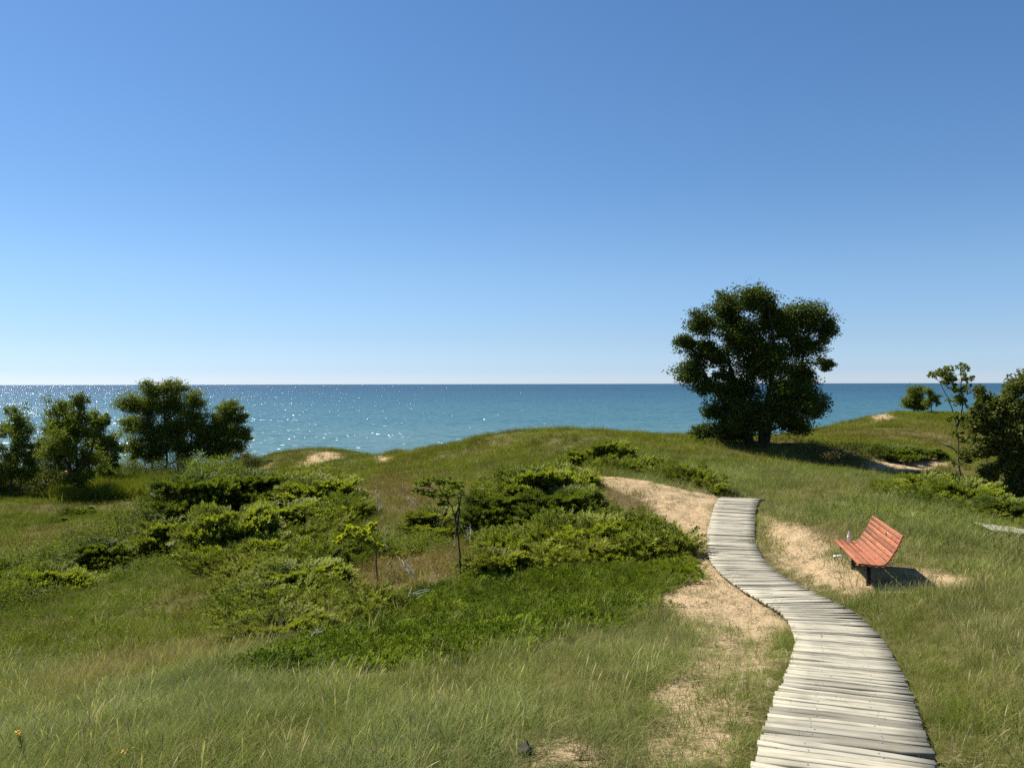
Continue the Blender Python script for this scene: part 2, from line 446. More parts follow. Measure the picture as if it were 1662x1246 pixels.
# right side valley and slopes
for a in [(1225, 718, 42), (1300, 736, 40.3), (1200, 797, 22.5), (1200, 770, 28), (1300, 790, 22), (1300, 850, 17), (1400, 790, 25), (1420, 772, 30), (1470, 764, 40), (1470, 742, 43.5), (1400, 766, 38.5), (1400, 742, 42), (1530, 758, 41), (1530, 738, 44.5), (1330, 763, 38), (1340, 728, 41), (1330, 778, 26), (1420, 722, 53), (1460, 700, 64), (1520, 690, 68), (1600, 700, 64), (1560, 798, 28),
          (1500, 800, 25.5), (1600, 830, 22.5), (1650, 835, 24), (1662, 872, 17), (1580, 880, 15.5), (1700, 800, 32), (1650, 760, 44)]: cp(*a)
for x, y in [(5.3, 12.2), (5.6, 13.8), (6.1, 12.1), (4.9, 13.0)]: cw(x, y, 2.99)
cw(6.7, 12.4, 2.96); cw(7.6, 13.2, 2.98)
cw(-3, 0, 1.7); cw(0, 0, 1.68); cw(4, 0, 1.68); cw(10, 0, 1.6); cw(-12, 0, 1.9); cw(-6, -14, 1.4); cw(6, -14, 1.2); cw(-25, -5, 2.6); cw(25, -5, 1.6); cw(20, 12, 2.6); cw(40, 25, 3.6); cw(-25, 12, 4.6); cw(-50, 30, 6.0); cw(-80, 45, 6.4)
cw(-60, -30, 3); cw(60, -30, 2); cw(90, 50, 3.2); cw(-110, 60, 6.5); cw(120, 80, 3)
ctrl = np.array(ctrl)
S_ = 40.0
def tps_k(r2):
    return 0.5 * r2 * np.log(r2 + 1e-12)
def tps_fit(P, lam=2e-4):
    XY = P[:, :2] / S_; n = len(P)
    d2 = ((XY[:, None] - XY[None]) ** 2).sum(-1)
    K = tps_k(d2) + lam * np.eye(n)
    Q = np.hstack([np.ones((n, 1)), XY])
    A = np.zeros((n + 3, n + 3)); A[:n, :n] = K; A[:n, n:] = Q; A[n:, :n] = Q.T
    b = np.zeros(n + 3); b[:n] = P[:, 2]
    return np.linalg.solve(A, b)
TW = tps_fit(ctrl)
CXY = ctrl[:, :2] / S_
def tps(x, y):
    x = np.asarray(x, float).ravel() / S_; y = np.asarray(y, float).ravel() / S_
    out = np.empty_like(x)
    for i in range(0, len(x), 20000):
        a = x[i:i + 20000]; b = y[i:i + 20000]
        d2 = (a[:, None] - CXY[None, :, 0]) ** 2 + (b[:, None] - CXY[None, :, 1]) ** 2
        out[i:i + 20000] = tps_k(d2) @ TW[:len(CXY)] + TW[-3] + TW[-2] * a + TW[-1] * b
    return out
PD = PATH[::3]
def path_dist(x, y):
    x = np.asarray(x, float).ravel(); y = np.asarray(y, float).ravel()
    d = np.full(len(x), 1e9); z = np.zeros(len(x))
    m = np.where((y > -3) & (y < 27) & (x > -5) & (x < 12))[0]
    for i in range(0, len(m), 20000):
        k = m[i:i + 20000]
        d2 = (x[k][:, None] - PD[None, :, 0]) ** 2 + (y[k][:, None] - PD[None, :, 1]) ** 2
        j = d2.argmin(1)
        d[k] = np.sqrt(d2[np.arange(len(k)), j]); z[k] = PD[j, 2]
    return d, z
def height(x, y):
    x = np.asarray(x, float); sh = x.shape
    x = x.ravel(); y = np.asarray(y, float).ravel()
    z = tps(x, y)
    bump = (fbm(x, y, 1.3, 3, 3) - 0.5) * 0.16 + (fbm(x, y, 5.0, 9, 2) - 0.5) * 0.22 * sstep(12, 30, y)
    bd = np.hypot(x - 5.6, y - 13.0)
    bump = bump * (0.35 + 0.65 * sstep(1.2, 3.0, bd))
    z = z + bump
    d, pz = path_dist(x, y)
    wgt = 1 - sstep(0.5, 1.3, d)
    target = pz - 0.055 - 0.03 * (d < 0.47)
    z = np.where(d < 1.3, z * (1 - wgt) + target * wgt, z)
    return z.reshape(sh)
def hz(x, y): return float(height(np.array([x]), np.array([y]))[0])

def ground_hit(pix, y0=3.0, y1=112.0):
    """first point of the dune surface seen at each photo pixel"""
    pix = np.asarray(pix, float).reshape(-1, 2)
    Y = np.geomspace(y0, y1, 420)
    X = (pix[:, 0:1] - 831) / F * Y[None]
    Z = CAMZ - (pix[:, 1:2] - py0(pix[:, 0:1])) / F * Y[None]
    H = height(X, np.broadcast_to(Y[None], X.shape))
    below = Z < H
    out = []
    for i in range(len(pix)):
        k = np.argmax(below[i]) if below[i].any() else len(Y) - 1
        if k > 0 and below[i].any():
            a = Z[i, k - 1] - H[i, k - 1]; b = H[i, k] - Z[i, k]
            t = a / (a + b + 1e-9); yy = Y[k - 1] + t * (Y[k] - Y[k - 1])
        else: yy = Y[k]
        out.append(((pix[i, 0] - 831) / F * yy, yy))
    return np.array(out)
def gp(px, py):
    x, y = ground_hit([(px, py)])[0]
    return np.array([x, y, hz(x, y)])

def poly_sd(poly, x, y):
    """signed distance to a plan polygon, negative inside"""
    x = np.asarray(x, float).ravel(); y = np.asarray(y, float).ravel()
    ins = np.zeros(len(x), bool); d = np.full(len(x), 1e9)
    n = len(poly)
    for i in range(n):
        ax, ay = poly[i]; bx, by = poly[(i + 1) % n]
        c = ((ay > y) != (by > y)) & (x < (bx - ax) * (y - ay) / (by - ay + 1e-12) + ax)
        ins ^= c
        dx, dy = bx - ax, by - ay
        t = np.clip(((x - ax) * dx + (y - ay) * dy) / (dx * dx + dy * dy + 1e-12), 0, 1)
        d = np.minimum(d, np.hypot(x - ax - t * dx, y - ay - t * dy))
    return np.where(ins, -d, d)

SANDS = []   # (plan polygon, soft edge in metres, strength)
def sand(pix, soft, strength=1.0): SANDS.append((ground_hit(pix), soft, strength))
sand([(965, 771), (1050, 779), (1120, 797), (1170, 806), (1160, 830), (1152, 850), (1150, 890), (1160, 915), (1190, 945), (1240, 975), (1272, 1005), (1262, 1040), (1200, 1030), (1130, 1010), (1065, 985), (1075, 965), (1110, 945), (1130, 905), (1120, 875), (1085, 850), (1060, 828), (1040, 806), (1010, 798), (975, 784)], 0.5)
sand([(1226, 828), (1270, 838), (1330, 858), (1370, 878), (1400, 915), (1470, 915), (1540, 925), (1600, 938), (1590, 955), (1520, 962), (1420, 962), (1370, 965), (1310, 955), (1270, 930), (1245, 905), (1230, 880)], 0.6, 0.66)
sand([(1405, 752), (1440, 744), (1500, 743), (1536, 738), (1538, 752), (1500, 762), (1450, 764), (1415, 760)], 1.2, 1.05)
sand([(475, 752), (500, 738), (530, 729), (552, 733), (566, 744), (545, 746), (520, 752), (490, 762), (470, 762)], 1.8, 0.8)
sand([(417, 756), (428, 748), (442, 752), (438, 760), (420, 760)], 1.0, 0.95)
sand([(600, 732), (612, 735), (626, 741), (640, 739), (632, 748), (612, 748), (602, 740)], 1.0, 1.05)
sand([(645, 732), (655, 728), (680, 727), (676, 733), (655, 737)], 0.8, 1.0)
sand([(1405, 678), (1425, 672), (1452, 671), (1446, 680), (1420, 683)], 2.0, 0.95)
sand([(1055, 1130), (1075, 1108), (1130, 1105), (1160, 1120), (1130, 1150), (1080, 1158)], 0.25, 0.9)
sand([(1190, 1010), (1265, 1010), (1270, 1045), (1250, 1075), (1255, 1110), (1215, 1110), (1215, 1050)], 0.25, 0.75)
sand([(1100, 1170), (1200, 1160), (1220, 1200), (1200, 1246), (1090, 1246)], 0.35, 0.62)
sand([(860, 1215), (920, 1190), (980, 1200), (1000, 1246), (850, 1246)], 0.35, 0.66)
sand([(1560, 1130), (1640, 1110), (1662, 1180), (1662, 1246), (1560, 1246)], 0.5, 0.42)
sand([(1480, 1060), (1560, 1030), (1640, 1060), (1600, 1110), (1520, 1110)], 0.6, 0.26)
sand([(1520, 1200), (1580, 1170), (1600, 1246), (1530, 1246)], 0.3, 0.5)
sand([(1065, 985), (1200, 1000), (1275, 1020), (1292, 1065), (1265, 1130), (1238, 1200), (1225, 1260), (985, 1260), (1030, 1170), (1075, 1095), (1110, 1040)], 0.35, 0.52)
def sand_mask(x, y):
    x = np.asarray(x, float).ravel(); y = np.asarray(y, float).ravel()
    s = np.zeros(len(x))
    for poly, soft, st in SANDS:
        sd = poly_sd(poly, x, y)
        s = np.maximum(s, st * (1 - sstep(-soft, soft, sd)))
    # beach below the ridge
    s = np.maximum(s, sstep(2.4, 1.2, tps(x, y)) * (y > 70))
    return s
MAT_POLY = ground_hit([(1140, 900), (1110, 935), (1060, 968), (1000, 1000), (900, 1022), (800, 1048), (700, 1075), (600, 1088), (500, 1092), (420, 1092), (370, 1085), (420, 1066), (520, 1030), (620, 990), (700, 962), (800, 932), (900, 915), (1000, 900), (1080, 890)])
BROWN_POLYS = [(ground_hit([(60, 1110), (160, 1070), (260, 1060), (340, 1045), (420, 1030), (430, 1045), (300, 1080), (200, 1105), (100, 1140)]), 0.6),
               (ground_hit([(560, 940), (640, 890), (740, 880), (800, 900), (760, 930), (700, 950), (600, 985)]), 0.6),
               (ground_hit([(560, 800), (640, 765), (720, 775), (720, 830), (640, 850)]), 1.5),
               (ground_hit([(1270, 860), (1340, 860), (1380, 880), (1330, 900)]), 0.5),
               (ground_hit([(960, 790), (1030, 795), (1060, 812), (1030, 825), (970, 822)]), 0.5),
               (ground_hit([(0, 890), (60, 860), (120, 850), (160, 860), (60, 910)]), 1.5),
               (ground_hit([(1300, 705), (1400, 700), (1540, 705), (1540, 715), (1400, 712)]), 2.0)]
def brown_mask(x, y):
    s = np.zeros(np.asarray(x).size)
    for poly, soft in BROWN_POLYS:
        s = np.maximum(s, 1 - sstep(-soft, soft, poly_sd(poly, x, y)))
    return s

# mesh: rows get wider apart with distance
yr = [-26.0]
while yr[-1] < 140:
    yr.append(yr[-1] + float(np.clip(0.07 + 0.011 * abs(yr[-1] - 4), 0.09, 1.0)))
yr = np.array(yr)
ur = np.linspace(-1, 1, 460)
ur = 0.55 * ur + 0.45 * ur ** 3
GX = ur[None, :] * (26 + 0.95 * np.maximum(yr[:, None], 0)) + 0.0 * yr[:, None]
GY = np.broadcast_to(yr[:, None], GX.shape)
GZ = height(GX, GY)
nr, nc = GX.shape
idx = np.arange(nr * nc).reshape(nr, nc)
fq = np.stack([idx[:-1, :-1], idx[:-1, 1:], idx[1:, 1:], idx[1:, :-1]], -1).reshape(-1, 4)
gme = mesh_np('dune', np.stack([GX, GY, GZ], -1).reshape(-1, 3), fq, smooth=True)
gx, gy = GX.ravel(), GY.ravel()
sm = sand_mask(gx, gy)
mm = 1 - sstep(-0.3, 0.4, poly_sd(MAT_POLY, gx, gy))
bm_ = brown_mask(gx, gy)
big = fbm(gx, gy, 7.0, 31, 3)[:, None]
gc = np.array([0.088, 0.084, 0.022]) * (1 - big) + np.array([0.11, 0.092, 0.033]) * big
gc = gc * (1 - bm_[:, None]) + np.array([0.14, 0.105, 0.055]) * bm_[:, None]
gc = gc * (1 - mm[:, None]) + np.array([0.035, 0.045, 0.014]) * mm[:, None]
add_attr(gme, 'gcol', 'FLOAT_COLOR', np.hstack([gc, np.ones((len(gc), 1))]))
add_attr(gme, 'sand', 'FLOAT', sm)
ground = obj('ground', gme, M_GROUND, kind='structure', label='grassy sand dune ground with bare sand patches')

# lake: one sheet to the horizon
lv = [(-90000, 60, 0), (90000, 60, 0), (90000, 120000, 0), (-90000, 120000, 0)]
lake = obj('lake', mesh_np('lake', lv, [[0, 1, 2, 3]]), M_WATER, kind='structure', label='blue lake with sun glitter reaching the horizon')


# ------------------------------------------------------------------ boardwalk
seg = np.linalg.norm(np.diff(PATH[:, :2], axis=0), axis=1)
arc = np.concatenate([[0], np.cumsum(seg)])
def path_at(sv):
    p = np.array([np.interp(sv, arc, PATH[:, k]) for k in range(3)])
    q = np.array([np.interp(sv + 0.25, arc, PATH[:, k]) for k in range(3)])
    r = np.array([np.interp(sv - 0.25, arc, PATH[:, k]) for k in range(3)])
    return p, q - r

def plank_mesh(k):
    r = np.random.default_rng(100 + k)
    n = 6
    xs = np.linspace(-0.5, 0.5, n) * PW
    xs[0] += r.uniform(-0.010, 0.008); xs[-1] += r.uniform(-0.008, 0.010)
    wl = 0.047 + r.uniform(-0.006, 0.004) + np.cumsum(r.normal(0, 0.0022, n))
    wr = 0.047 + r.uniform(-0.006, 0.004) + np.cumsum(r.normal(0, 0.0022, n))
    zt = r.normal(0, 0.0025, n)
    V = []
    for i in range(n):
        V += [(xs[i], -wl[i], -0.038), (xs[i], -wl[i] - 0.001, -0.004 + zt[i]), (xs[i], -wl[i] + 0.0035, zt[i]), (xs[i], wr[i] - 0.0035, zt[i] + r.normal(0, 0.001)), (xs[i], wr[i] + 0.001, -0.004 + zt[i]), (xs[i], wr[i], -0.038)]
    q = []
    for i in range(n - 1):
        for j in range(6):
            a = i * 6 + j; b = i * 6 + (j + 1) % 6
            q.append([a, b, b + 6, a + 6])
    t = []
    e = (n - 1) * 6
    q += [[0, 3, 2, 1], [0, 5, 4, 3], [e, e + 1, e + 2, e + 3], [e, e + 3, e + 4, e + 5]]
    q = [x[::-1] for x in q]
    return mesh_np('plank', V, q)
PLANKS = [plank_mesh(k) for k in range(14)]
for m_ in PLANKS: m_.materials.append(M_PLANK)
NAIL = MB()
for sx in (-0.19, 0.2):
    an = np.arange(6) / 6 * 2 * np.pi
    v = [(sx + 0.007 * np.cos(a), 0.007 * np.sin(a), 0.004) for a in an] + [(sx, 0, 0.0075)]
    NAIL.add(v, None, [[i, (i + 1) % 6, 6] for i in range(6)])
bw = empty('boardwalk', (0, 0, 0), kind='structure', label='winding weathered grey plank boardwalk crossing the sand')
bw_root = path_at(2.0)[0]
bw.location = bw_root
nails = MB()
sv = 1.2; wsc = 1.0
while sv < arc[-1] - 0.1:
    wprev = wsc
    wsc = random.uniform(0.74, 1.14)
    sv += 0.047 * (wprev + wsc) + random.choice((0.006, 0.011, 0.017, 0.025, 0.036))
    p, tg = path_at(sv)
    h = math.atan2(tg[0], tg[1])
    rz = -h * 0.85 + random.gauss(0, 0.012)
    o = obj('plank', random.choice(PLANKS), None, bw)
    pitch = math.atan2(tg[2], math.hypot(tg[0], tg[1]))
    flip = random.random() < 0.5
    loc = p + np.array([random.gauss(0, 0.006), 0, random.gauss(0, 0.003)])
    M_ = Matrix.Rotation(rz, 4, 'Z') @ Matrix.Rotation(pitch + random.gauss(0, 0.02), 4, 'X') @ Matrix.Rotation(random.gauss(0, 0.008), 4, 'Y') @ Matrix.Rotation(math.pi if flip else 0, 4, 'Z')
    o.rotation_euler = M_.to_euler()
    o.location = Vector(loc - bw_root)
    o.scale = (1, wsc, 1)
    if random.random() < 0.75:
        Mn = np.array(M_.to_3x3())
        for v, t in zip(NAIL.v, NAIL.t):
            vv = (v + np.array([random.gauss(0, 0.015), random.gauss(0, 0.012), 0])) @ Mn.T + (loc - bw_root)
            nails.add(vv, None, np.array(t) - t.min() if False else t - (7 if t.min() >= 7 else 0))
obj('nail_heads', nails.mesh('nail_heads'), M_ZINC, bw, kind='stuff')
for off in (-0.4, 0.4):
    st = MB(); pts = []
    for q_ in np.arange(0.9, arc[-1] - 0.05, 0.25):
        p, tg = path_at(q_)
        nrm = np.array([tg[1], -tg[0], 0]); nrm /= np.linalg.norm(nrm)
        pts.append(p + nrm * off + np.array([0, 0, -0.062]) - bw_root)
    st.tube(pts, 0.022, 6)
    obj('stringer', st.mesh('stringer'), M_STRINGER, bw)
# short second run of boardwalk coming in at the right
g2 = gp(1690, 873)
b2 = empty('boardwalk', g2, kind='structure', label='pale end of a second boardwalk among grass at the far right')
for k in range(17):
    o = obj('plank', random.choice(PLANKS), None, b2)
    o.rotation_euler = (random.gauss(0, 0.03), random.gauss(0, 0.01), R(84) + random.gauss(0, 0.02))
    xx = -1.1 + k * 0.115
    o.location = (xx, -0.03 * xx, hz(g2[0] + xx, g2[1]) - g2[2] + 0.10)
o2 = MB()
for off in (-0.35, 0.35):
    pts = [(xx, off, hz(g2[0] + xx, g2[1]) - g2[2] + 0.045) for xx in np.linspace(-1.15, 0.85, 8)]
    s2 = MB(); s2.tube(pts, 0.03, 6)
    obj('stringer', s2.mesh('stringer'), M_STRINGER, b2)

# ------------------------------------------------------------------ bench
def lathe(profile, seg=14):
    m_ = MB(); n = len(profile); an = np.arange(seg) / seg * 2 * np.pi
    V = [(r * np.cos(a), r * np.sin(a), z) for r, z in profile for a in an]
    q = [[i * seg + j, i * seg + (j + 1) % seg, (i + 1) * seg + (j + 1) % seg, (i + 1) * seg + j] for i in range(n - 1) for j in range(seg)]
    m_.add(V, q); return m_
def slat_mesh(w, t=0.03, l=1.9):
    m_ = MB(); n = 4; c = 0.004
    prof = [(-w/2 + c, -t/2), (w/2 - c, -t/2), (w/2, -t/2 + c), (w/2, t/2 - c), (w/2 - c, t/2), (-w/2 + c, t/2), (-w/2, t/2 - c), (-w/2, -t/2 + c)]
    V = [(x, a, b) for x in (-l/2, l/2) for a, b in prof]
    q = [[j, 8 + j, 8 + (j + 1) % 8, (j + 1) % 8] for j in range(8)]
    q += [[0, 1, 2, 3][::-1], [0, 3, 4, 7][::-1], [7, 4, 5, 6][::-1]]
    q += [[8 + i for i in f] for f in ([0, 1, 2, 3], [0, 3, 4, 7], [7, 4, 5, 6])]
    m_.add(V, [x[::-1] for x in q])
    return m_.mesh('slat')
Fn = at(1392.5, 909, 12.0); Ff = at(1353.5, 873.4, 13.87)
av = (Ff - Fn)[:2]; BL = np.linalg.norm(av); av = av / BL
bv = np.array([av[1], -av[0]])
mid = (Fn[:2] + Ff[:2]) / 2
gz = np.mean([hz(*(mid + bv * 0.25 + av * k)) for k in (-0.6, 0, 0.6)])
bench = empty('bench', (mid[0], mid[1], gz), math.atan2(av[1], av[0]), label='reddish slatted bench with curved back standing on sand beside the boardwalk', cat='bench')
zs = (Fn[2] + Ff[2]) / 2 - gz                 # seat front height
# profile (u from front to back, v height), each slat: centre u, v, tilt, width
prof = [(0.045, zs - 0.018, -2, 0.088), (0.138, zs - 0.026, -5, 0.088), (0.229, zs - 0.032, -3, 0.088), (0.318, zs - 0.030, 8, 0.082)]
bk = [(0.378, zs - 0.003, 40, 0.066)]
u, v_, a = 0.405, zs + 0.022, 52.0
for k in range(6):
    a2 = R(56 + k * 2.6)
    u += math.cos(a2) * 0.037; v_ += math.sin(a2) * 0.037
    bk.append((u, v_, math.degrees(a2), 0.064))
    u += math.cos(a2) * 0.037; v_ += math.sin(a2) * 0.037
slat_cache = {}
bolt_me = lathe([(0.0005, 0.0085), (0.006, 0.007), (0.009, 0.003), (0.009, 0.0)][::-1], 8).mesh('bolt', True); bolt_me.materials.append(M_STEEL)
for (u, v_, ang, wd) in prof + bk:
    if wd not in slat_cache:
        slat_cache[wd] = slat_mesh(wd, 0.032, BL); slat_cache[wd].materials.append(M_BENCH)
    o = obj('slat', slat_cache[wd], None, bench)
    o.location = (random.gauss(0, 0.003), -u, v_ - 0.016)
    o.rotation_euler = (-R(ang), 0, 0)
    for bx_ in (-0.55, 0.55):
        bo = obj('bolt', bolt_me, None, o); bo.location = (bx_, 0, 0.0155)
last = bk[-1]
for sx in (-0.55, 0.55):
    # steel bracket following the slats from below, and a pedestal leg with foot
    br = MB()
    pr = []
    for (u, v_, ang, wd) in prof + bk:
        a2 = R(ang)
        pr.append((sx, -(u + math.sin(a2) * 0.055), v_ - 0.016 - math.cos(a2) * 0.055))
    pr = [(sx, -0.02, pr[0][2])] + pr
    ring = np.array(pr)
    br.tube(ring, 0.02, 6)
    obj('bracket', br.mesh('bracket'), M_STEEL, bench)
    lg = MB()
    lz = hz(*(mid + bv * 0.22 + av * sx)) - gz
    lg.box((sx, -0.22, (zs - 0.08 + lz - 0.1) / 2), (0.017, 0.03, (zs - 0.08 - lz + 0.1) / 2))
    lg.box((sx, -0.22, zs - 0.085), (0.05, 0.15, 0.008))
    obj('leg', lg.mesh('leg'), M_STEEL, bench)
pl = MB(); u, v_, ang, wd = bk[-2]
Mx = np.array(Matrix.Rotation(-R(ang), 3, 'X'))
pl.box(np.array([0.0, -u, v_ - 0.016]) + Mx @ np.array([-0.2, 0.0, 0.0175]), (0.055, 0.024, 0.0015), Mx)
obj('plaque', pl.mesh('plaque'), M_PLAQUE, bench, label='small dark metal plaque on the backrest')

# plastic bottle standing at the far end of the seat
m, n, out = nmat('clear_plastic')
p = N(n, 'ShaderNodeBsdfPrincipled', Roughness=0.08, IOR=1.4); p.inputs['Transmission Weight'].default_value = 0.75
p.inputs['Base Color'].default_value = (0.85, 0.9, 0.97, 1); L(n, p.outputs[0], out.inputs[0]); M_PET = m
M_WHITE = plain_mat('white_plastic', (0.8, 0.8, 0.8), 0.4)
bp = Vector((0.80, -0.20, zs - 0.014))
bw_p = bench.matrix_basis if False else (Matrix.Translation(bench.location) @ Euler(bench.rotation_euler).to_matrix().to_4x4()) @ bp
bot = empty('bottle', bw_p, label='clear plastic bottle with white cap standing on the bench seat', cat='bottle')
bot.scale = (0.72, 0.72, 0.72)
obj('body', lathe([(0.001, 0.0), (0.03, 0.0), (0.034, 0.006), (0.034, 0.05), (0.031, 0.06), (0.034, 0.07), (0.034, 0.13), (0.026, 0.165), (0.013, 0.185), (0.013, 0.196), (0.001, 0.197)]).mesh('body', True), M_PET, bot)
obj('label_band', lathe([(0.0345, 0.08), (0.0352, 0.081), (0.0352, 0.132), (0.0345, 0.133)]).mesh('label_band', True), M_WHITE, bot)
obj('cap', lathe([(0.001, 0.212), (0.0155, 0.212), (0.016, 0.21), (0.016, 0.196), (0.0135, 0.1955)][::-1]).mesh('cap', True), M_WHITE, bot)
# flat white scrap on the sand
g = gp(1360, 902)
sc = MB(); k = 12; an = np.arange(k) / k * 2 * np.pi
rr = 1 + 0.16 * np.sin(an * 2 + 1) + 0.07 * np.sin(an * 5)
top = [(0.08 * r * np.cos(a), 0.045 * r * np.sin(a), 0.024 + 0.006 * np.sin(a * 3)) for a, r in zip(an, rr)]
bot_ = [(0.085 * r * np.cos(a), 0.05 * r * np.sin(a), 0.0) for a, r in zip(an, rr)]
sc.add(top + bot_ + [(0, 0, 0.03)], [[j + 12, (j + 1) % 12 + 12, (j + 1) % 12, j] for j in range(12)], [[j, (j + 1) % 12, 24] for j in range(12)])
o = obj('stone', sc.mesh('stone', True), M_WHITE, label='flat white stone-like lump lying on the sand in front of the bench', cat='stone')
o.location = g

# ------------------------------------------------------------------ foliage builders
def unit(v): return v / (np.linalg.norm(v, axis=-1, keepdims=True) + 1e-9)

def leaf_arrays(c, l, w_, r, up=0.4, outd=None, fold=0.18):
    """diamond leaves: returns verts (N*4,3)"""
    n = len(c)
    d = r.normal(size=(n, 3)); d[:, 2] *= 0.7
    if outd is not None: d = unit(d) + outd
    d = unit(d)
    nn = r.normal(size=(n, 3)); nn[:, 2] += up * 2.0
    s = unit(np.cross(d, nn)); nn = np.cross(s, d)
    l = (l * r.uniform(0.65, 1.25, n))[:, None]; ww = (w_ * r.uniform(0.7, 1.2, n))[:, None]
    V = np.stack([c - d * l * 0.5, c + s * ww * 0.5 + nn * ww * fold, c + d * l * 0.5, c - s * ww * 0.5 + nn * ww * fold], 1)
    return V.reshape(-1, 3)

def leaves_mesh(name, V, var):
    n = len(V) // 4
    me = mesh_np(name, V, np.arange(n * 4).reshape(-1, 4))
    add_attr(me, 'var', 'FLOAT', np.repeat(np.clip(var, 0, 1), 4))
    return me

def bent(a, b, r, amt=0.1, n=7):
    a = np.asarray(a, float); b = np.asarray(b, float)
    t = np.linspace(0, 1, n)[:, None]
    off = r.normal(size=3) * np.linalg.norm(b - a) * amt
    off2 = r.normal(size=3) * np.linalg.norm(b - a) * amt * 0.5
    return a + (b - a) * t + off * (np.sin(t * np.pi)) + off2 * np.sin(t * 2 * np.pi)

def make_tree(name, label, cat, base, Y, trunks, lobes, nleaf, leaf=(0.10, 0.062), mat=None, bark=None, seed=1, group=None, trad=0.12, clump=0.34, depth=0.8, cl_per=None, twig_r=0.008, bare=()):
    """trunks: list of pixel polylines starting at the ground; lobes: (px,py,rx,ry) in photo pixels at depth Y"""
    r = np.random.default_rng(seed)
    B = np.array([(base[0] - 831) / F * Y, Y, 0.0]); B[2] = hz(B[0], B[1])
    root = empty(name, B, label=label, cat=cat, group=group)
    tpts = []
    for tr in trunks:
        P = np.array([at(px, py, Y) for px, py in tr]) - B
        P[:, 1] += np.linspace(0, r.normal(0, 2.5 * trad), len(P)) if tr[0][1] > base[1] - 9 else 0.0
        if tr[0][1] > base[1] - 9: P[0, 2] = hz(P[0, 0] + B[0], P[0, 1] + B[1]) - B[2] - 0.15
        C = catmull(P, 5)
        C[1:-1] += r.normal(0, min(0.02, trad * 0.18), (len(C) - 2, 3))
        tm = MB(); tm.tube(C, np.linspace(trad, trad * 0.28, len(C)) * (1 + 0.5 * np.exp(-np.linspace(0, 14, len(C)))), 8)
        obj('trunk', tm.mesh('trunk', True), bark, root)
        tpts.append(C)
    T = np.vstack(tpts)
    tw = MB(); cls = []; cr = []
    vols = np.array([lx * ly for (_, _, lx, ly) in lobes], float); vols /= vols.sum()
    ncl = cl_per or max(24, nleaf // 90)
    sc_ = Y / F
    for (lx, ly, rx, ry), vf in zip(lobes, vols):
        c = at(lx, ly, Y) - B
        rx_, ry_ = rx * sc_, ry * sc_
        rd = 0.5 * (rx_ + ry_) * depth
        c[1] += r.normal(0, 0.5) * rd
        k = max(3, int(ncl * vf))
        q = unit(r.normal(size=(k, 3))) * (r.uniform(0.1, 1.0, (k, 1)) ** 0.6 * np.abs(r.normal(0.95, 0.14, (k, 1))))
        q = c + q * np.array([rx_, rd, ry_])
        low = T[T[:, 2] < c[2] + 0.05]
        if len(low) == 0: low = T
        j = np.argmin(np.linalg.norm(low - c, axis=1) + 0.6 * np.abs(c[2] - 0.35 * np.linalg.norm(c[:2] - low[:, :2], axis=1) - low[:, 2]))
        limb = bent(low[j], c, r, 0.08, 6)
        tw.tube(limb, np.linspace(trad * 0.36, trad * 0.14, 6), 5, False)
        for qq in q:
            s0 = limb[r.integers(3, 6)]
            tw.tube(bent(s0, qq, r, 0.1, 4), np.linspace(twig_r * 1.8, twig_r * 0.6, 4), 3, False)
        cls.append(q); cr.append(np.full(k, 0.5 * (rx_ + ry_)))
    for (pa, pb) in bare:
        a_ = at(*pa, Y) - B; b_ = at(*pb, Y) - B
        tw.tube(bent(a_, b_, r, 0.12, 6), np.linspace(0.022, 0.006, 6), 4, False)
    obj('branches', tw.mesh('branches'), bark, root, kind='stuff')
    cls = np.vstack(cls); cr = np.concatenate(cr)
    wt = r.uniform(0.4, 1.6, len(cls)); wt /= wt.sum()
    ci = r.choice(len(cls), nleaf, p=wt)
    g = unit(r.normal(size=(nleaf, 3))) * r.uniform(0, 1, (nleaf, 1)) ** 0.6 * np.array([1.6, 1.6, 1.15]) * np.where(r.uniform(size=(nleaf, 1)) < 0.10, 1.25, 1.0)
    fs = r.uniform(0.55, 1.4, (len(cls), 3))
    od = unit(cls - np.array([0, 0, np.median(cls[:, 2])]) + np.array([0, 0, 0.5]))
    g = g + od[ci] * ((g * od[ci]).sum(1, keepdims=True)) * 0.3
    c = cls[ci] + g * fs[ci] * (clump * np.minimum(1.0, cr[ci] * 1.1))[:, None] * 0.62
    c = c[c[:, 2] > 0.12]
    ci = ci[:len(c)]
    V = leaf_arrays(c, leaf[0], leaf[1], r, 0.3, unit(c - np.array([0, 0, np.median(c[:, 2])])) * 0.5)
    cv = r.uniform(0, 1, len(cls))
    var = 0.55 * r.uniform(0, 1, len(c)) + 0.45 * cv[ci]
    obj('crown', leaves_mesh('crown', V, var), mat, root)
    return root

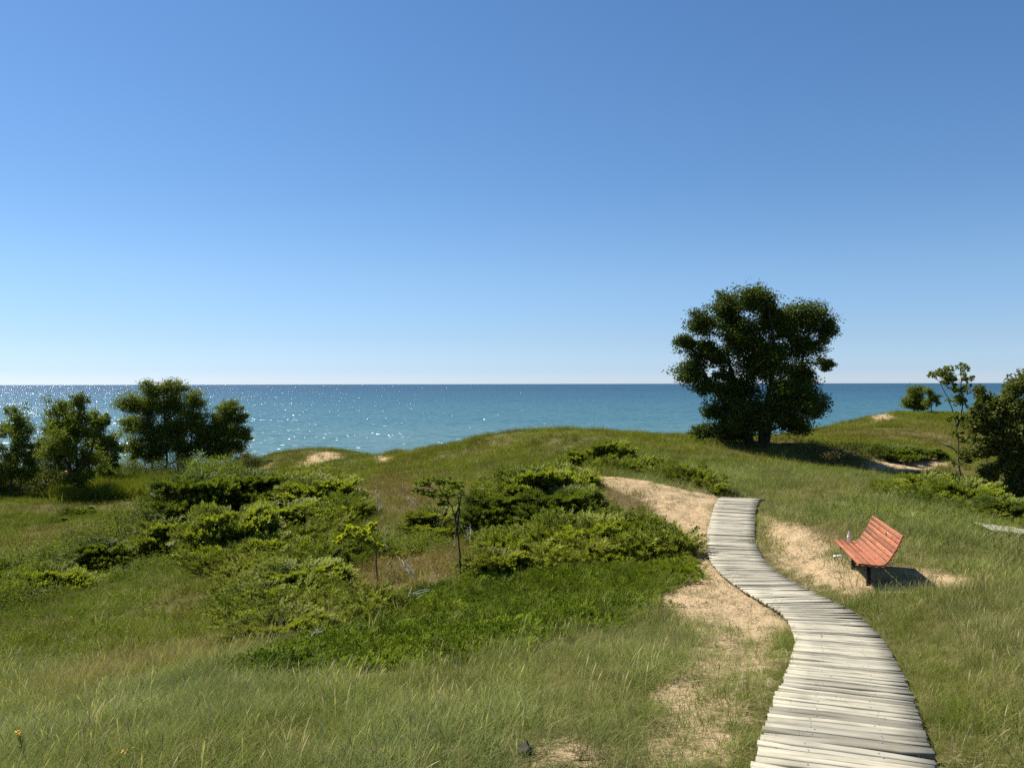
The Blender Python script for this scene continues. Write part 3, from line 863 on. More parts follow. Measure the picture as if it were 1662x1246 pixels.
# ------------------------------------------------------------------ trees
zb = lambda lst, ox, oy, s: [(ox + x / s, oy + y / s, rx / s, ry / s) for x, y, rx, ry in lst]
big_lobes = zb([(470, 230, 95, 105), (610, 180, 120, 95), (300, 320, 90, 100), (190, 450, 80, 65), (990, 290, 130, 95), (1105, 375, 65, 75), (820, 330, 150, 120), (560, 400, 170, 140), (330, 500, 120, 80), (250, 640, 95, 110),
                (350, 720, 100, 60), (700, 560, 200, 150), (950, 470, 120, 90), (1105, 580, 70, 45), (950, 660, 110, 110), (1010, 850, 90, 80), (830, 800, 180, 150), (550, 740, 140, 110), (600, 900, 220, 120),
                (390, 880, 90, 75), (330, 1000, 100, 50), (520, 1010, 150, 60), (900, 960, 130, 60), (430, 560, 80, 60), (440, 650, 60, 50), (720, 250, 70, 70)], 1060, 440, 3.894)
make_tree('broadleaf_tree', 'large dark round-crowned tree standing alone on the dune ridge', 'tree', (1225, 719), 42.0,
          [[(1219, 722), (1214, 690), (1200, 640), (1185, 590), (1180, 530)], [(1236, 722), (1236, 690), (1245, 630), (1250, 570), (1240, 500)], [(1238, 716), (1262, 660), (1300, 600), (1320, 540)], [(1222, 712), (1180, 660), (1150, 620), (1130, 580)]],
          big_lobes, 150000, (0.115, 0.072), M_LEAF_TREE, M_BARKDARK, 11, trad=0.17, clump=0.50, bare=[((1240, 705), (1310, 712))])

def lt(pts): return pts
make_tree('broadleaf_tree', 'slender leafy tree cut by the left edge of the picture', 'tree', (22, 812), 51.0, [[(16, 815), (18, 770), (22, 720), (25, 670)], [(30, 812), (36, 770), (45, 730)]],
          [(25, 672, 22, 20), (12, 700, 24, 25), (40, 700, 22, 25), (20, 735, 30, 25), (50, 735, 24, 25), (5, 760, 28, 22), (45, 765, 32, 20), (-25, 720, 26, 40), (-20, 770, 25, 25)], 24000, (0.12, 0.075), M_LEAF_MID, M_BARK, 12, group='shore trees', trad=0.07, clump=0.4)
make_tree('broadleaf_tree', 'single-stemmed tree with pointed crown between its two left neighbours, trunk base visible', 'tree', (124, 810), 50.0, [[(126, 812), (124, 775), (118, 730), (122, 690), (127, 645)], [(123, 780), (105, 740), (92, 700)], [(124, 770), (145, 735), (155, 700)]],
          [(125, 650, 16, 18), (95, 668, 26, 22), (122, 680, 26, 25), (85, 700, 26, 25), (110, 715, 36, 30), (138, 705, 18, 25), (90, 740, 32, 25), (130, 745, 30, 28), (75, 725, 18, 20), (115, 775, 22, 18), (140, 770, 16, 18)], 34000, (0.12, 0.075), M_LEAF_MID, M_BARKDARK, 13, group='shore trees', trad=0.12, clump=0.42)
make_tree('broadleaf_tree', 'smaller lighter green tree in the gap beside the pointed tree', 'tree', (165, 790), 56.0, [[(167, 792), (166, 760), (168, 720), (165, 690)]],
          [(162, 686, 20, 18), (178, 680, 8, 10), (170, 712, 24, 20), (185, 722, 20, 18), (160, 740, 18, 20), (182, 748, 16, 14), (170, 765, 14, 12)], 17000, (0.12, 0.075), M_LEAF_LIGHT, M_BARK, 14, group='shore trees', trad=0.06, clump=0.4)
make_tree('broadleaf_tree', 'tallest broad tree of the shore group, crown rising above the horizon', 'tree', (262, 768), 60.0, [[(248, 772), (247, 740), (245, 700), (240, 660)], [(270, 772), (270, 735), (268, 690), (265, 640)], [(288, 770), (288, 740), (290, 690), (288, 640)], [(305, 770), (307, 740), (312, 700), (315, 660)]],
          [(250, 630, 20, 16), (282, 628, 24, 14), (212, 655, 20, 18), (235, 660, 24, 25), (275, 660, 32, 28), (315, 650, 18, 20), (210, 690, 20, 22), (240, 700, 26, 25), (280, 700, 34, 28), (318, 685, 20, 28), (225, 722, 22, 16), (260, 730, 26, 16), (300, 725, 26, 18), (325, 715, 14, 20), (335, 695, 14, 24), (250, 742, 20, 10), (300, 744, 24, 10), (225, 738, 16, 10)], 76000, (0.12, 0.075), M_LEAF_MID, M_BARKDARK, 15, group='shore trees', trad=0.10, clump=0.5)
make_tree('broadleaf_tree', 'lower round-topped tree ending the shore group beside the sandy ridge', 'tree', (368, 762), 60.0, [[(366, 768), (366, 735), (368, 700), (372, 665)], [(352, 765), (350, 740), (352, 710)]],
          [(372, 660, 22, 14), (360, 680, 22, 20), (386, 675, 14, 18), (375, 702, 26, 18), (352, 715, 20, 18), (385, 725, 20, 15), (395, 742, 14, 8), (365, 735, 20, 14), (350, 690, 12, 18), (345, 735, 16, 14), (395, 705, 14, 16)], 34000, (0.12, 0.075), M_LEAF_MID, M_BARKDARK, 16, group='shore trees', trad=0.08, clump=0.42)
# right-hand side
make_tree('sapling_tree', 'thin leaning sapling with bare lower stem beside the dense right-edge tree', 'tree', (1565, 800), 28.0, [[(1566, 803), (1560, 775), (1556, 745), (1556, 710), (1551, 675), (1540, 645), (1530, 622)], [(1553, 690), (1562, 660), (1560, 620)]],
          zb([(1055, 170, 70, 50), (1140, 150, 55, 40), (985, 200, 40, 35), (1110, 225, 75, 50), (1195, 215, 60, 45), (1235, 280, 35, 30), (1130, 300, 60, 50), (1170, 370, 60, 60), (1110, 470, 50, 40), (1170, 500, 50, 60), (1120, 600, 50, 35), (1195, 630, 40, 45), (1110, 790, 40, 24)], 1280, 560, 4.154), 2300, (0.105, 0.066), M_LEAF_MID, M_BARK, 17, trad=0.035, clump=0.34, cl_per=170, depth=1.3, bare=[((1553, 735), (1520, 715)), ((1553, 738), (1512, 712))])
make_tree('broadleaf_tree', 'dense bushy tree filling the right edge of the picture', 'tree', (1640, 828), 27.0, [[(1632, 832), (1632, 790), (1628, 740), (1620, 690)], [(1648, 832), (1652, 780), (1660, 720), (1668, 650)], [(1640, 830), (1612, 780), (1600, 740)]],
          [(1600, 640, 14, 16), (1650, 625, 20, 18), (1680, 612, 24, 24), (1610, 665, 26, 22), (1645, 660, 26, 25), (1690, 665, 30, 30), (1590, 690, 22, 22), (1625, 705, 30, 25), (1665, 710, 30, 30), (1595, 725, 26, 20), (1635, 745, 28, 22), (1680, 755, 34, 30), (1610, 765, 18, 18), (1640, 785, 26, 20), (1690, 800, 30, 25), (1582, 660, 8, 14), (1600, 795, 20, 18), (1660, 800, 24, 20), (1620, 810, 22, 14), (1700, 720, 34, 40), (1575, 740, 10, 14)], 60000, (0.10, 0.062), M_LEAF_OLIVE, M_BIRCH, 18, trad=0.045, clump=0.5, cl_per=620)
make_tree('small_tree', 'small round bushy tree on the far right ridge against the lake', 'tree', (1484, 666), 84.0, [[(1483, 668), (1483, 655), (1482, 640)]],
          [(1482, 636, 14, 12), (1472, 650, 10, 12), (1490, 650, 12, 12), (1484, 658, 16, 6)], 9000, (0.15, 0.10), M_LEAF_MID, M_BARK, 19, trad=0.07, clump=0.6, cl_per=120)
make_tree('small_tree', 'sparse small tree just beside the round bushy one on the far ridge', 'tree', (1512, 666), 82.0, [[(1512, 668), (1511, 655), (1509, 635)]],
          [(1507, 633, 9, 8), (1516, 645, 10, 9), (1506, 652, 8, 8), (1521, 652, 6, 6)], 2600, (0.15, 0.10), M_LEAF_MID, M_BARK, 20, trad=0.05, clump=0.55, cl_per=70)
# saplings in the hollow
make_tree('sapling_tree', 'slim dark-stemmed sapling with flat green top in the hollow', 'tree', (748, 937), 15.0, [[(748, 940), (746, 910), (743, 870), (737, 835), (728, 812), (715, 795)], [(738, 838), (746, 815), (748, 795)], [(741, 860), (745, 825), (742, 800)]],
          [(686, 783, 20, 8), (712, 777, 22, 8), (738, 785, 16, 8), (696, 800, 18, 7), (724, 800, 22, 8), (748, 798, 8, 9), (716, 816, 14, 6), (676, 795, 10, 6)], 2600, (0.055, 0.033), M_LEAF_LIGHT, M_BARKDARK, 21, trad=0.02, clump=0.24, cl_per=190, depth=1.4, twig_r=0.003)
make_tree('sapling_tree', 'bright yellow-green sapling with crooked pale stem in the hollow', 'tree', (613, 930), 15.5, [[(613, 935), (610, 912), (611, 898), (603, 885), (590, 872)], [(610, 898), (612, 880)]],
          [(572, 858, 14, 7), (592, 860, 14, 9), (606, 852, 8, 8), (560, 868, 12, 6), (548, 878, 10, 5), (580, 872, 18, 7), (600, 878, 12, 7), (612, 885, 8, 7)], 2000, (0.075, 0.04), M_LEAF_YEL, M_BARK, 22, trad=0.016, clump=0.26, cl_per=100, twig_r=0.003)

# ------------------------------------------------------------------ junipers and shrubs
def sprig_template(r, L_=0.17, nn=15):
    V = []; tt = []
    for k in range(nn):
        t = (k + 0.5) / nn
        a = k * 2.4 + r.uniform(-0.3, 0.3)
        base = np.array([t * L_ * 0.85, 0, 0.012 * np.sin(3 * t)])
        flat = np.array([0.0, np.cos(a), 0.75 * np.sin(a)])
        d = unit(np.array([0.9, 0, 0.15]) + flat * 0.95)
        ln = 0.068 * (1.05 - 0.4 * t)
        s = unit(np.cross(d, np.array([0.2, 0.1, 1.0]))) * 0.0125
        V += [base, base + d * ln * 0.5 + s, base + d * ln, base + d * ln * 0.5 - s]
        tt += [t * 0.6, t * 0.7 + 0.1, t * 0.6 + 0.4, t * 0.7 + 0.1]
    return np.array(V), np.array(tt)

def place_sprigs(pos, dirs, upv, scl, rnd, r, tmpl):
    """many sprigs -> verts and var"""
    VV, TT = [], []
    d = unit(dirs); s = unit(np.cross(upv, d)); u_ = np.cross(d, s)
    which = r.integers(0, len(tmpl), len(pos))
    for k, (T, tv) in enumerate(tmpl):
        i = np.where(which == k)[0]
        W = pos[i][:, None, :] + scl[i][:, None, None] * (T[None, :, 0:1] * d[i][:, None, :] + T[None, :, 1:2] * s[i][:, None, :] + T[None, :, 2:3] * u_[i][:, None, :])
        VV.append(W.reshape(-1, 3))
        TT.append((0.75 * tv[None, :] + 0.4 * rnd[i][:, None] - 0.08).ravel())
    return np.vstack(VV), np.concatenate(TT)

_r0 = np.random.default_rng(5)
TMPL = [sprig_template(_r0) for _ in range(4)]

def juniper_mesh(seed, nb=40, H=0.5, layered=0.5, sp=1100, flat=0.25):
    """radius-1 spreading juniper"""
    r = np.random.default_rng(seed)
    st = MB(); P, D, S, Rn = [], [], [], []
    per = sp // nb
    for b in range(nb):
        az = r.uniform(0, 2 * np.pi)
        lv = r.uniform(0, 1) ** 0.8
        if layered > 0: lv = lv * (1 - layered) + layered * (np.floor(lv * 4) / 3.2 + r.normal(0, 0.03))
        hb = H * (0.12 + 0.88 * np.clip(lv, 0, 1.1))
        ln = (1.0 - 0.5 * np.clip(lv, 0, 1) ** 1.5) * r.uniform(0.65, 1.08)
        t = np.linspace(0, 1, 7)
        rr = ln * t
        z = hb * (1 - (1 - t) ** 2.2) - flat * 0.22 * t ** 3 * ln
        azs = az + 0.25 * r.normal() * t
        C = np.stack([rr * np.cos(azs), rr * np.sin(azs), z], 1)
        st.tube(C, np.linspace(0.018, 0.004, 7), 4, False)
        tt = r.uniform(0.28, 1.0, per) ** 0.75
        c = np.stack([np.interp(tt, t, C[:, k]) for k in range(3)], 1)
        rad = np.array([np.cos(az), np.sin(az), 0.0]); lat = np.array([-np.sin(az), np.cos(az), 0.0])
        lo = r.normal(0, 1, per) * 0.16 * (1.15 - 0.6 * tt)
        c = c + lat * lo[:, None] + np.array([0, 0, 1]) * (r.normal(0, 0.018, per) - 0.35 * np.abs(lo) * flat)[:, None]
        d = rad * 0.9 + lat * (lo * 3.2)[:, None] + np.array([0, 0, 1]) * r.normal(0.42, 0.25, per)[:, None]
        P.append(c); D.append(d); S.append(r.uniform(0.75, 1.25, per)); Rn.append(np.clip(r.normal(0.45, 0.25, per) + r.normal(0, 0.15), 0, 1))
    P = np.vstack(P); D = np.vstack(D); S = np.concatenate(S); Rn = np.concatenate(Rn)
    return P, D, S, Rn, st

def juniper_variant(seed, Rm, **kw):
    """sprigs keep their real size; Rm = radius in metres of the variant"""
    P, D, S, Rn, st = juniper_mesh(seed, **kw)
    r = np.random.default_rng(seed + 900)
    P = P * Rm
    up = np.tile(np.array([0.0, 0.0, 1.0]), (len(P), 1)) + r.normal(0, 0.2, (len(P), 3))
    V, var = place_sprigs(P, D, up, S * 1.3, Rn, r, TMPL)
    n = len(V) // 4
    me = mesh_np('foliage', V, np.arange(n * 4).reshape(-1, 4))
    add_attr(me, 'var', 'FLOAT', np.clip(var, 0, 1))
    st.v = [v * Rm for v in st.v]
    return me, st.mesh('stems'), Rm

JUN = {'layer': juniper_variant(1, 1.6, nb=60, H=0.72, layered=0.9, sp=3400, flat=0.5),
       'mound': juniper_variant(2, 1.2, nb=46, H=0.62, layered=0.4, sp=2300, flat=0.3),
       'mound2': juniper_variant(3, 1.0, nb=40, H=0.68, layered=0.3, sp=1800, flat=0.2),
       'low': juniper_variant(4, 1.2, nb=44, H=0.36, layered=0.2, sp=2000, flat=0.3),
       'low2': juniper_variant(5, 0.9, nb=34, H=0.42, layered=0.4, sp=1300, flat=0.3)}

def shrub_variant(seed, Rm, Hm, nleaf, leaf, ncl=70, stemmy=True):
    r = np.random.default_rng(seed)
    q = unit(r.normal(size=(ncl, 3))) * r.uniform(0.45, 1.0, (ncl, 1)) ** 0.5
    q[:, 2] = np.abs(q[:, 2])
    bulge = 1 + 0.25 * np.sin(np.arctan2(q[:, 1], q[:, 0]) * 3 + seed)[:, None]
    q = q * np.array([Rm, Rm, Hm]) * bulge
    st = MB()
    for c in q[:: max(1, ncl // 40)]:
        st.tube(bent((c[0] * 0.1, c[1] * 0.1, -0.05), c, r, 0.1, 4), np.linspace(0.012, 0.004, 4), 3, False)
    ci = r.integers(0, ncl, nleaf)
    c = q[ci] + r.normal(size=(nleaf, 3)) * 0.11 * Rm
    c[:, 2] = np.abs(c[:, 2])
    V = leaf_arrays(c, leaf[0], leaf[1], r, 0.6, unit(c) * 0.5)
    cv = r.uniform(0, 1, ncl)
    me = leaves_mesh('foliage', V, 0.6 * r.uniform(0, 1, nleaf) + 0.4 * cv[ci])
    return me, st.mesh('stems'), Rm
SHR = {'bush': shrub_variant(41, 1.0, 1.2, 15000, (0.06, 0.037), 130), 'bush2': shrub_variant(42, 1.1, 0.8, 11000, (0.05, 0.03), 120), 'lowbush': shrub_variant(43, 1.1, 0.45, 9000, (0.042, 0.026), 130),
       'upright': shrub_variant(44, 0.8, 1.3, 3400, (0.11, 0.06), 60), 'twiggy': shrub_variant(45, 1.3, 1.0, 2200, (0.10, 0.03), 80)}

def plant(var, px, py, wpx, name, label, cat, mat, group=None, hs=1.0, Y=None, bark=None):
    me, st, Rm = var
    if Y is None: g = gp(px, py)
    else:
        x = (px - 831) / F * Y; g = np.array([x, Y, hz(x, Y)])
    s = 1.3 * wpx * g[1] / F / (2 * Rm * 0.95)
    o = empty(name, g - np.array([0, 0, 0.04]), random.uniform(0, 6.28), label=label, cat=cat, group=group)
    o.scale = (s, s, s * hs)
    for nm, m_, mt in (('foliage', me, mat), ('stems', st, bark or M_BARK)):
        c = obj(nm, m_, None, o)
        if len(m_.materials) == 0: m_.materials.append(mt)
        c.material_slots[0].link = 'OBJECT'
        c.material_slots[0].material = mt
    return o

G1 = 'junipers on the slope left of the boardwalk'
JL = [
 ('mound', 165, 925, 120, 0.9, M_JUN_DARK, 'dark low juniper left of the olive shrub on the hollow rim'),
 ('low', 75, 958, 120, 1.2, M_JUN, 'low juniper between the two leafy shrubs at the left edge'),
 ('low2', 20, 945, 80, 1.2, M_JUN_DARK, 'small dark juniper cut by the left picture edge'), # variant, px, py(base), width px, height factor, material, label
 ('layer', 402, 842, 155, 1.0, M_JUN_DARK, 'large dark layered juniper directly behind the light green bush'),
 ('layer', 318, 870, 160, 1.25, M_JUN_DARK, 'tiered juniper spreading over the pale meadow edge in the hollow'),
 ('mound2', 270, 908, 100, 1.25, M_JUN, 'juniper at the lower left foot of the tiered juniper'),
 ('mound', 372, 905, 150, 1.25, M_JUN, 'juniper with deep shadow under its front branches below the tiered juniper'),
 ('mound', 465, 862, 140, 0.8, M_JUN, 'juniper right of the tiered juniper on the hollow slope'),
 ('mound2', 520, 828, 130, 0.8, M_JUN, 'upper juniper on the hollow slope below the sandy ridge'),
 ('low2', 545, 846, 90, 0.9, M_JUN, 'juniper just above the yellow-green sapling'),
 ('low', 470, 810, 140, 1.0, M_JUN_YEL, 'yellowish low juniper below the sandy ridge patch'),
 ('low2', 440, 905, 110, 1.0, M_JUN, 'small juniper in the middle of the left hollow slope'),
 ('mound', 480, 965, 170, 0.7, M_JUN, 'wide juniper above the bleached branches of the lower slope'),
 ('mound2', 420, 992, 110, 0.8, M_JUN, 'juniper at the left end of the lower slope clump'),
 ('low2', 520, 930, 80, 0.8, M_JUN_YEL, 'juniper below the yellow-green sapling crown'),
 ('low', 460, 1032, 150, 1.0, M_JUN_YEL, 'yellowing low juniper bordering the dark green mat'),
 ('mound2', 592, 992, 90, 0.6, M_JUN, 'juniper beside the forked bleached branch'),
 ('low2', 655, 900, 60, 0.7, M_JUN, 'small juniper between the two saplings'),
 ('mound', 712, 862, 110, 0.8, M_JUN_YEL, 'light juniper behind the stem of the slim sapling'),
 ('mound', 812, 852, 130, 1.0, M_JUN_DARK, 'dark juniper directly right of the slim sapling'),
 ('mound2', 862, 826, 130, 1.0, M_JUN, 'upper juniper of the big clump near the sand'),
 ('mound', 905, 848, 140, 0.9, M_JUN_DARK, 'dark dense juniper in the centre of the big clump'),
 ('mound2', 938, 835, 80, 1.1, M_JUN_DARK, 'dark juniper at the grassy knoll beside the sand'),
 ('low2', 905, 800, 110, 1.2, M_JUN, 'topmost low juniper above the big clump'),
 ('low', 850, 900, 150, 1.0, M_JUN, 'low juniper at the left front of the big clump'),
 ('low', 930, 890, 160, 1.2, M_JUN, 'low juniper at the middle front of the big clump'),
 ('mound', 995, 872, 110, 0.55, M_JUN, 'juniper of the big clump just below the grassy knoll'),
 ('mound2', 1045, 884, 90, 0.6, M_JUN, 'juniper at the clump corner touching the sand path'),
 ('low', 1005, 905, 120, 0.9, M_JUN, 'low juniper along the front edge near the sand'),
 ('low2', 1098, 908, 55, 0.7, M_JUN, 'juniper tip reaching over the sand toward the boardwalk'),
 ('low2', 810, 925, 100, 1.0, M_JUN_YEL, 'small juniper behind the dark mat near the slim sapling stem'),
 ('mound2', 945, 757, 60, 1.0, M_JUN, 'left end juniper of the row above the sand patch'),
 ('mound2', 990, 757, 70, 1.2, M_JUN, 'tallest peaked juniper of the row above the sand patch'),
 ('low2', 1035, 762, 60, 1.2, M_JUN, 'third juniper of the row above the sand patch'),
 ('low2', 1085, 772, 45, 1.0, M_JUN, 'fourth juniper of the row above the sand patch'),
 ('mound2', 1125, 784, 55, 0.9, M_JUN, 'juniper near the end of the row, above the boardwalk'),
 ('low2', 1160, 796, 40, 1.0, M_JUN, 'last small juniper of the row beside the boardwalk end'),
]
for v, px, py, wd, hs, mt, lb in JL:
    plant(JUN[v], px, py, wd, 'juniper_shrub', lb, 'shrub', mt, G1, hs)
G2 = 'junipers and low shrubs right of the big tree'
for v, px, py, wd, hs, mt, lb in [
 ('low', 1450, 742, 75, 1.0, M_JUN_DARK, 'dark low juniper behind the sand blowout, shadowed end'),
 ('low2', 1505, 741, 45, 1.0, M_JUN_DARK, 'low juniper at the sunlit end behind the sand blowout'),
 ('low', 1560, 822, 130, 1.2, M_JUN, 'broad low shrub around the foot of the thin leaning sapling'),
 ('mound', 1632, 845, 110, 0.8, M_JUN_DARK, 'dark shrub under the dense right-edge tree'),
 ('low2', 1500, 805, 90, 1.2, M_JUN, 'low green shrub between bench and thin sapling'),
 ('low2', 1445, 796, 60, 1.0, M_JUN, 'low green shrub behind the bench backrest'),
 ('low2', 1690, 850, 90, 1.2, M_JUN_DARK, 'shrub cut by the right picture edge near the pale boardwalk end')]:
    plant(JUN[v], px, py, wd, 'juniper_shrub', lb, 'shrub', mt, G2, hs)
plant(SHR['twiggy'], 1362, 742, 95, 'twiggy_shrub', 'brownish twiggy shrub at the edge of the big tree shadow', 'shrub', M_LEAF_RUST, hs=0.55)
G3 = 'meadow junipers'
plant(JUN['low2'], 127, 836, 50, 'juniper_shrub', 'larger of the two small dark junipers in the left meadow', 'shrub', M_JUN_DARK, G3, 0.9)
plant(JUN['low2'], 93, 846, 28, 'juniper_shrub', 'smaller of the two small dark junipers in the left meadow', 'shrub', M_JUN_DARK, G3, 0.9)
G4 = 'leafy shrubs of the left hollow'
for v, px, py, wd, hs, mt, lb, yy in [
 ('bush', 343, 782, 72, 1.05, M_LEAF_LIGHT, 'light green rounded bush in front of the shore trees', 46.0),
 ('bush2', 120, 902, 90, 1.0, M_LEAF_MID, 'leafy shrub with rusty patch at the hollow rim', None),
 ('lowbush', 125, 880, 50, 1.5, M_LEAF_RUST, 'small rust-tinged shrub on top of the hollow rim', None),
 ('bush2', 205, 905, 100, 1.4, M_LEAF_OLIVE, 'dark olive shrub left of the lower juniper', None),
 ('bush2', 235, 872, 80, 1.2, M_LEAF_LIGHT, 'bright leafy shrub between meadow and tiered juniper', None),
 ('bush2', 45, 935, 100, 1.0, M_LEAF_MID, 'leafy shrub on the rim at the left edge', None),
 ('lowbush', 15, 985, 100, 1.5, M_LEAF_MID, 'low leafy shrub at the left edge below the rim', None),
 ('lowbush', 240, 930, 80, 1.1, M_LEAF_MID, 'low shrub in the shade of the lower juniper', None),
 ('lowbush', 690, 890, 80, 1.2, M_LEAF_LIGHT, 'light leafy shrub left of the slim sapling stem', None)]:
    plant(SHR[v], px, py, wd, 'leafy_shrub', lb, 'shrub', mt, G4, hs, yy)
G5 = 'shrubs under the shore trees'
for v, px, wd, hs, mt, lb, yy in [
 ('bush2', 45, 100, 0.9, M_LEAF_OLIVE, 'dark shrub under the left-edge tree', 54.0),
 ('bush2', 90, 70, 1.0, M_LEAF_OLIVE, 'dark shrub left of the pointed tree trunk', 55.0),
 ('bush', 0, 70, 0.6, M_LEAF_MID, 'shrub at the very left edge below the trees', 53.0),
 ('bush2', 160, 60, 1.0, M_LEAF_OLIVE, 'shrub below the smaller lighter tree', 58.0),
 ('bush2', 200, 70, 0.9, M_LEAF_MID, 'shrub in the gap between the tree groups', 61.0),
 ('bush2', 245, 80, 0.8, M_LEAF_TREE, 'dark shrub at the left foot of the tallest shore tree', 57.0),
 ('bush2', 300, 80, 0.8, M_LEAF_TREE, 'dark shrub at the right foot of the tallest shore tree', 57.0),
 ('bush2', 390, 60, 0.8, M_LEAF_OLIVE, 'shrub at the foot of the lower round-topped tree', 58.0)]:
    plant(SHR[v], px, 0, wd, 'leafy_shrub', lb, 'shrub', mt, G5, hs, yy)

# ------------------------------------------------------------------ bleached dead branches
def dead_branch(label, px, py, length_px, ang, lift=0.3, seed=0, forks=3, rad=0.012):
    r = np.random.default_rng(seed)
    g = gp(px, py); Lm = length_px * g[1] / F
    d = np.array([math.cos(R(ang)), 0.5 * math.sin(R(ang)) + r.normal(0, 0.2), lift]); d /= np.linalg.norm(d)
    root = empty('dead_branch', g, label=label, cat='branch', group='bleached dead branches')
    lm = MB(); ln = bent((0, 0, 0.05), d * Lm + np.array([0, 0, 0.05]), r, 0.10, 9)
    lm.tube(ln, np.linspace(rad, rad * 0.3, 9), 6)
    obj('limb', lm.mesh('limb', True), M_DEAD, root)
    for k in range(forks):
        i = r.integers(2, 7)
        e = ln[i] + (d + r.normal(0, 0.55, 3) + np.array([0, 0, 0.35])) * Lm * r.uniform(0.2, 0.45)
        e[2] = max(e[2], 0.03)
        tm = MB(); tm.tube(bent(ln[i], e, r, 0.12, 6), np.linspace(rad * 0.55, rad * 0.2, 6), 5)
        obj('twig', tm.mesh('twig', True), M_DEAD, root)
for i, a_ in enumerate([('forked bleached branch lying at the edge of the dark green mat', 650, 982, 60, 20, 0.25, 3, 4, 0.014),
 ('bleached branch with upright twig beside the yellowing low juniper', 512, 1016, 50, 12, 0.2, 4, 5, 0.013),
 ('tangle of thin bleached twigs below the yellowing low juniper', 498, 1040, 30, -10, 0.4, 5, 10, 0.008),
 ('bunch of leaning pale sticks between the two saplings', 668, 948, 45, 120, 0.8, 6, 12, 0.008),
 ('pale crossed sticks just left of the slim sapling stem', 728, 905, 34, 70, 1.2, 7, 4, 0.009),
 ('pale sticks against the dark juniper right of the slim sapling', 770, 890, 34, 110, 1.2, 8, 8, 0.009),
 ('pale dry sticks behind the slim sapling crown', 690, 835, 40, 140, 0.7, 9, 5, 0.012),
 ('small pale stick lying on the front of the big juniper clump', 965, 868, 18, 140, 0.3, 10, 1, 0.009),
 ('grey dry twigs above the yellow-green sapling', 612, 838, 40, 100, 0.8, 11, 12, 0.009),
 ('thin dry twigs at the base of the slim sapling', 772, 925, 40, 30, 0.5, 12, 12, 0.007),
 ('pale upright forked stick beside the yellow-green sapling stem', 632, 905, 38, 80, 1.4, 13, 3, 0.008),
 ('long thin pale sticks lying left of the forked bleached branch', 590, 1000, 60, 15, 0.15, 14, 4, 0.009)]):
    dead_branch(*a_)

# ------------------------------------------------------------------ wild flowers and clod
def flower(px, py_base, py_head, Y, label, seed, nb):
    r = np.random.default_rng(seed)
    x = (px - 831) / F * Y; z = hz(x, Y); head = at(px, py_head, Y)
    root = empty('wildflower', (x, Y, z), label=label, cat='flower', group='yellow wildflowers')
    h = max(0.08, head[2] - z)
    C = bent((0.02, 0, -0.03), (0, 0, h), r, 0.03, 8)
    s_ = MB(); s_.tube(C, np.linspace(0.004, 0.0022, 8), 5); obj('stem', s_.mesh('stem', True), M_STEM, root)
    lc = np.array([C[k] for k in range(1, 7) for _ in range(3)]) + r.normal(0, 0.012, (18, 3))
    obj('leaves', leaves_mesh('leaves', leaf_arrays(lc, 0.06, 0.012, r), r.uniform(0, 1, 18)), M_LEAF_MID, root)
    fm = MB()
    for k in range(nb):
        c = C[-1] + np.array([r.normal(0, 0.012), r.normal(0, 0.010), r.normal(0.004, 0.008)])
        an = np.arange(6) / 6 * 2 * np.pi; rr_ = 0.009
        v = [(c[0] + rr_ * math.cos(a), c[1] + rr_ * math.sin(a), c[2] + 0.003 * math.sin(3 * a)) for a in an] + [tuple(c + np.array([0, 0, 0.008])), tuple(c - np.array([0, 0, 0.007]))]
        fm.add(v, None, [[i, (i + 1) % 6, 6] for i in range(6)] + [[(i + 1) % 6, i, 7] for i in range(6)])
    obj('flower_head', fm.mesh('flower_head'), M_YELLOW, root)
flower(30, 1246, 1188, 5.3, 'taller orange-yellow wildflower near the lower left corner', 1, 16)
flower(203, 1246, 1231, 4.9, 'shorter bright yellow wildflower near the bottom edge', 2, 10)
g = gp(853, 1223)
r_ = np.random.default_rng(77); cm = MB()
th = np.linspace(0, np.pi, 7); ph = np.arange(9) / 9 * 2 * np.pi
V = []
for a in th:
    for b in ph:
        k = 0.035 * (1 + 0.35 * r_.normal())
        V.append((1.4 * k * math.sin(a) * math.cos(b), k * math.sin(a) * math.sin(b), 0.025 + 0.9 * k * math.cos(a)))
cm.add(V, [[i * 9 + j, i * 9 + (j + 1) % 9, (i + 1) * 9 + (j + 1) % 9, (i + 1) * 9 + j] for i in range(6) for j in range(9)])
o = obj('clod', cm.mesh('clod'), M_BARKDARK, label='small dark clod on bare sand near the bottom edge', cat='clod')
o.location = g

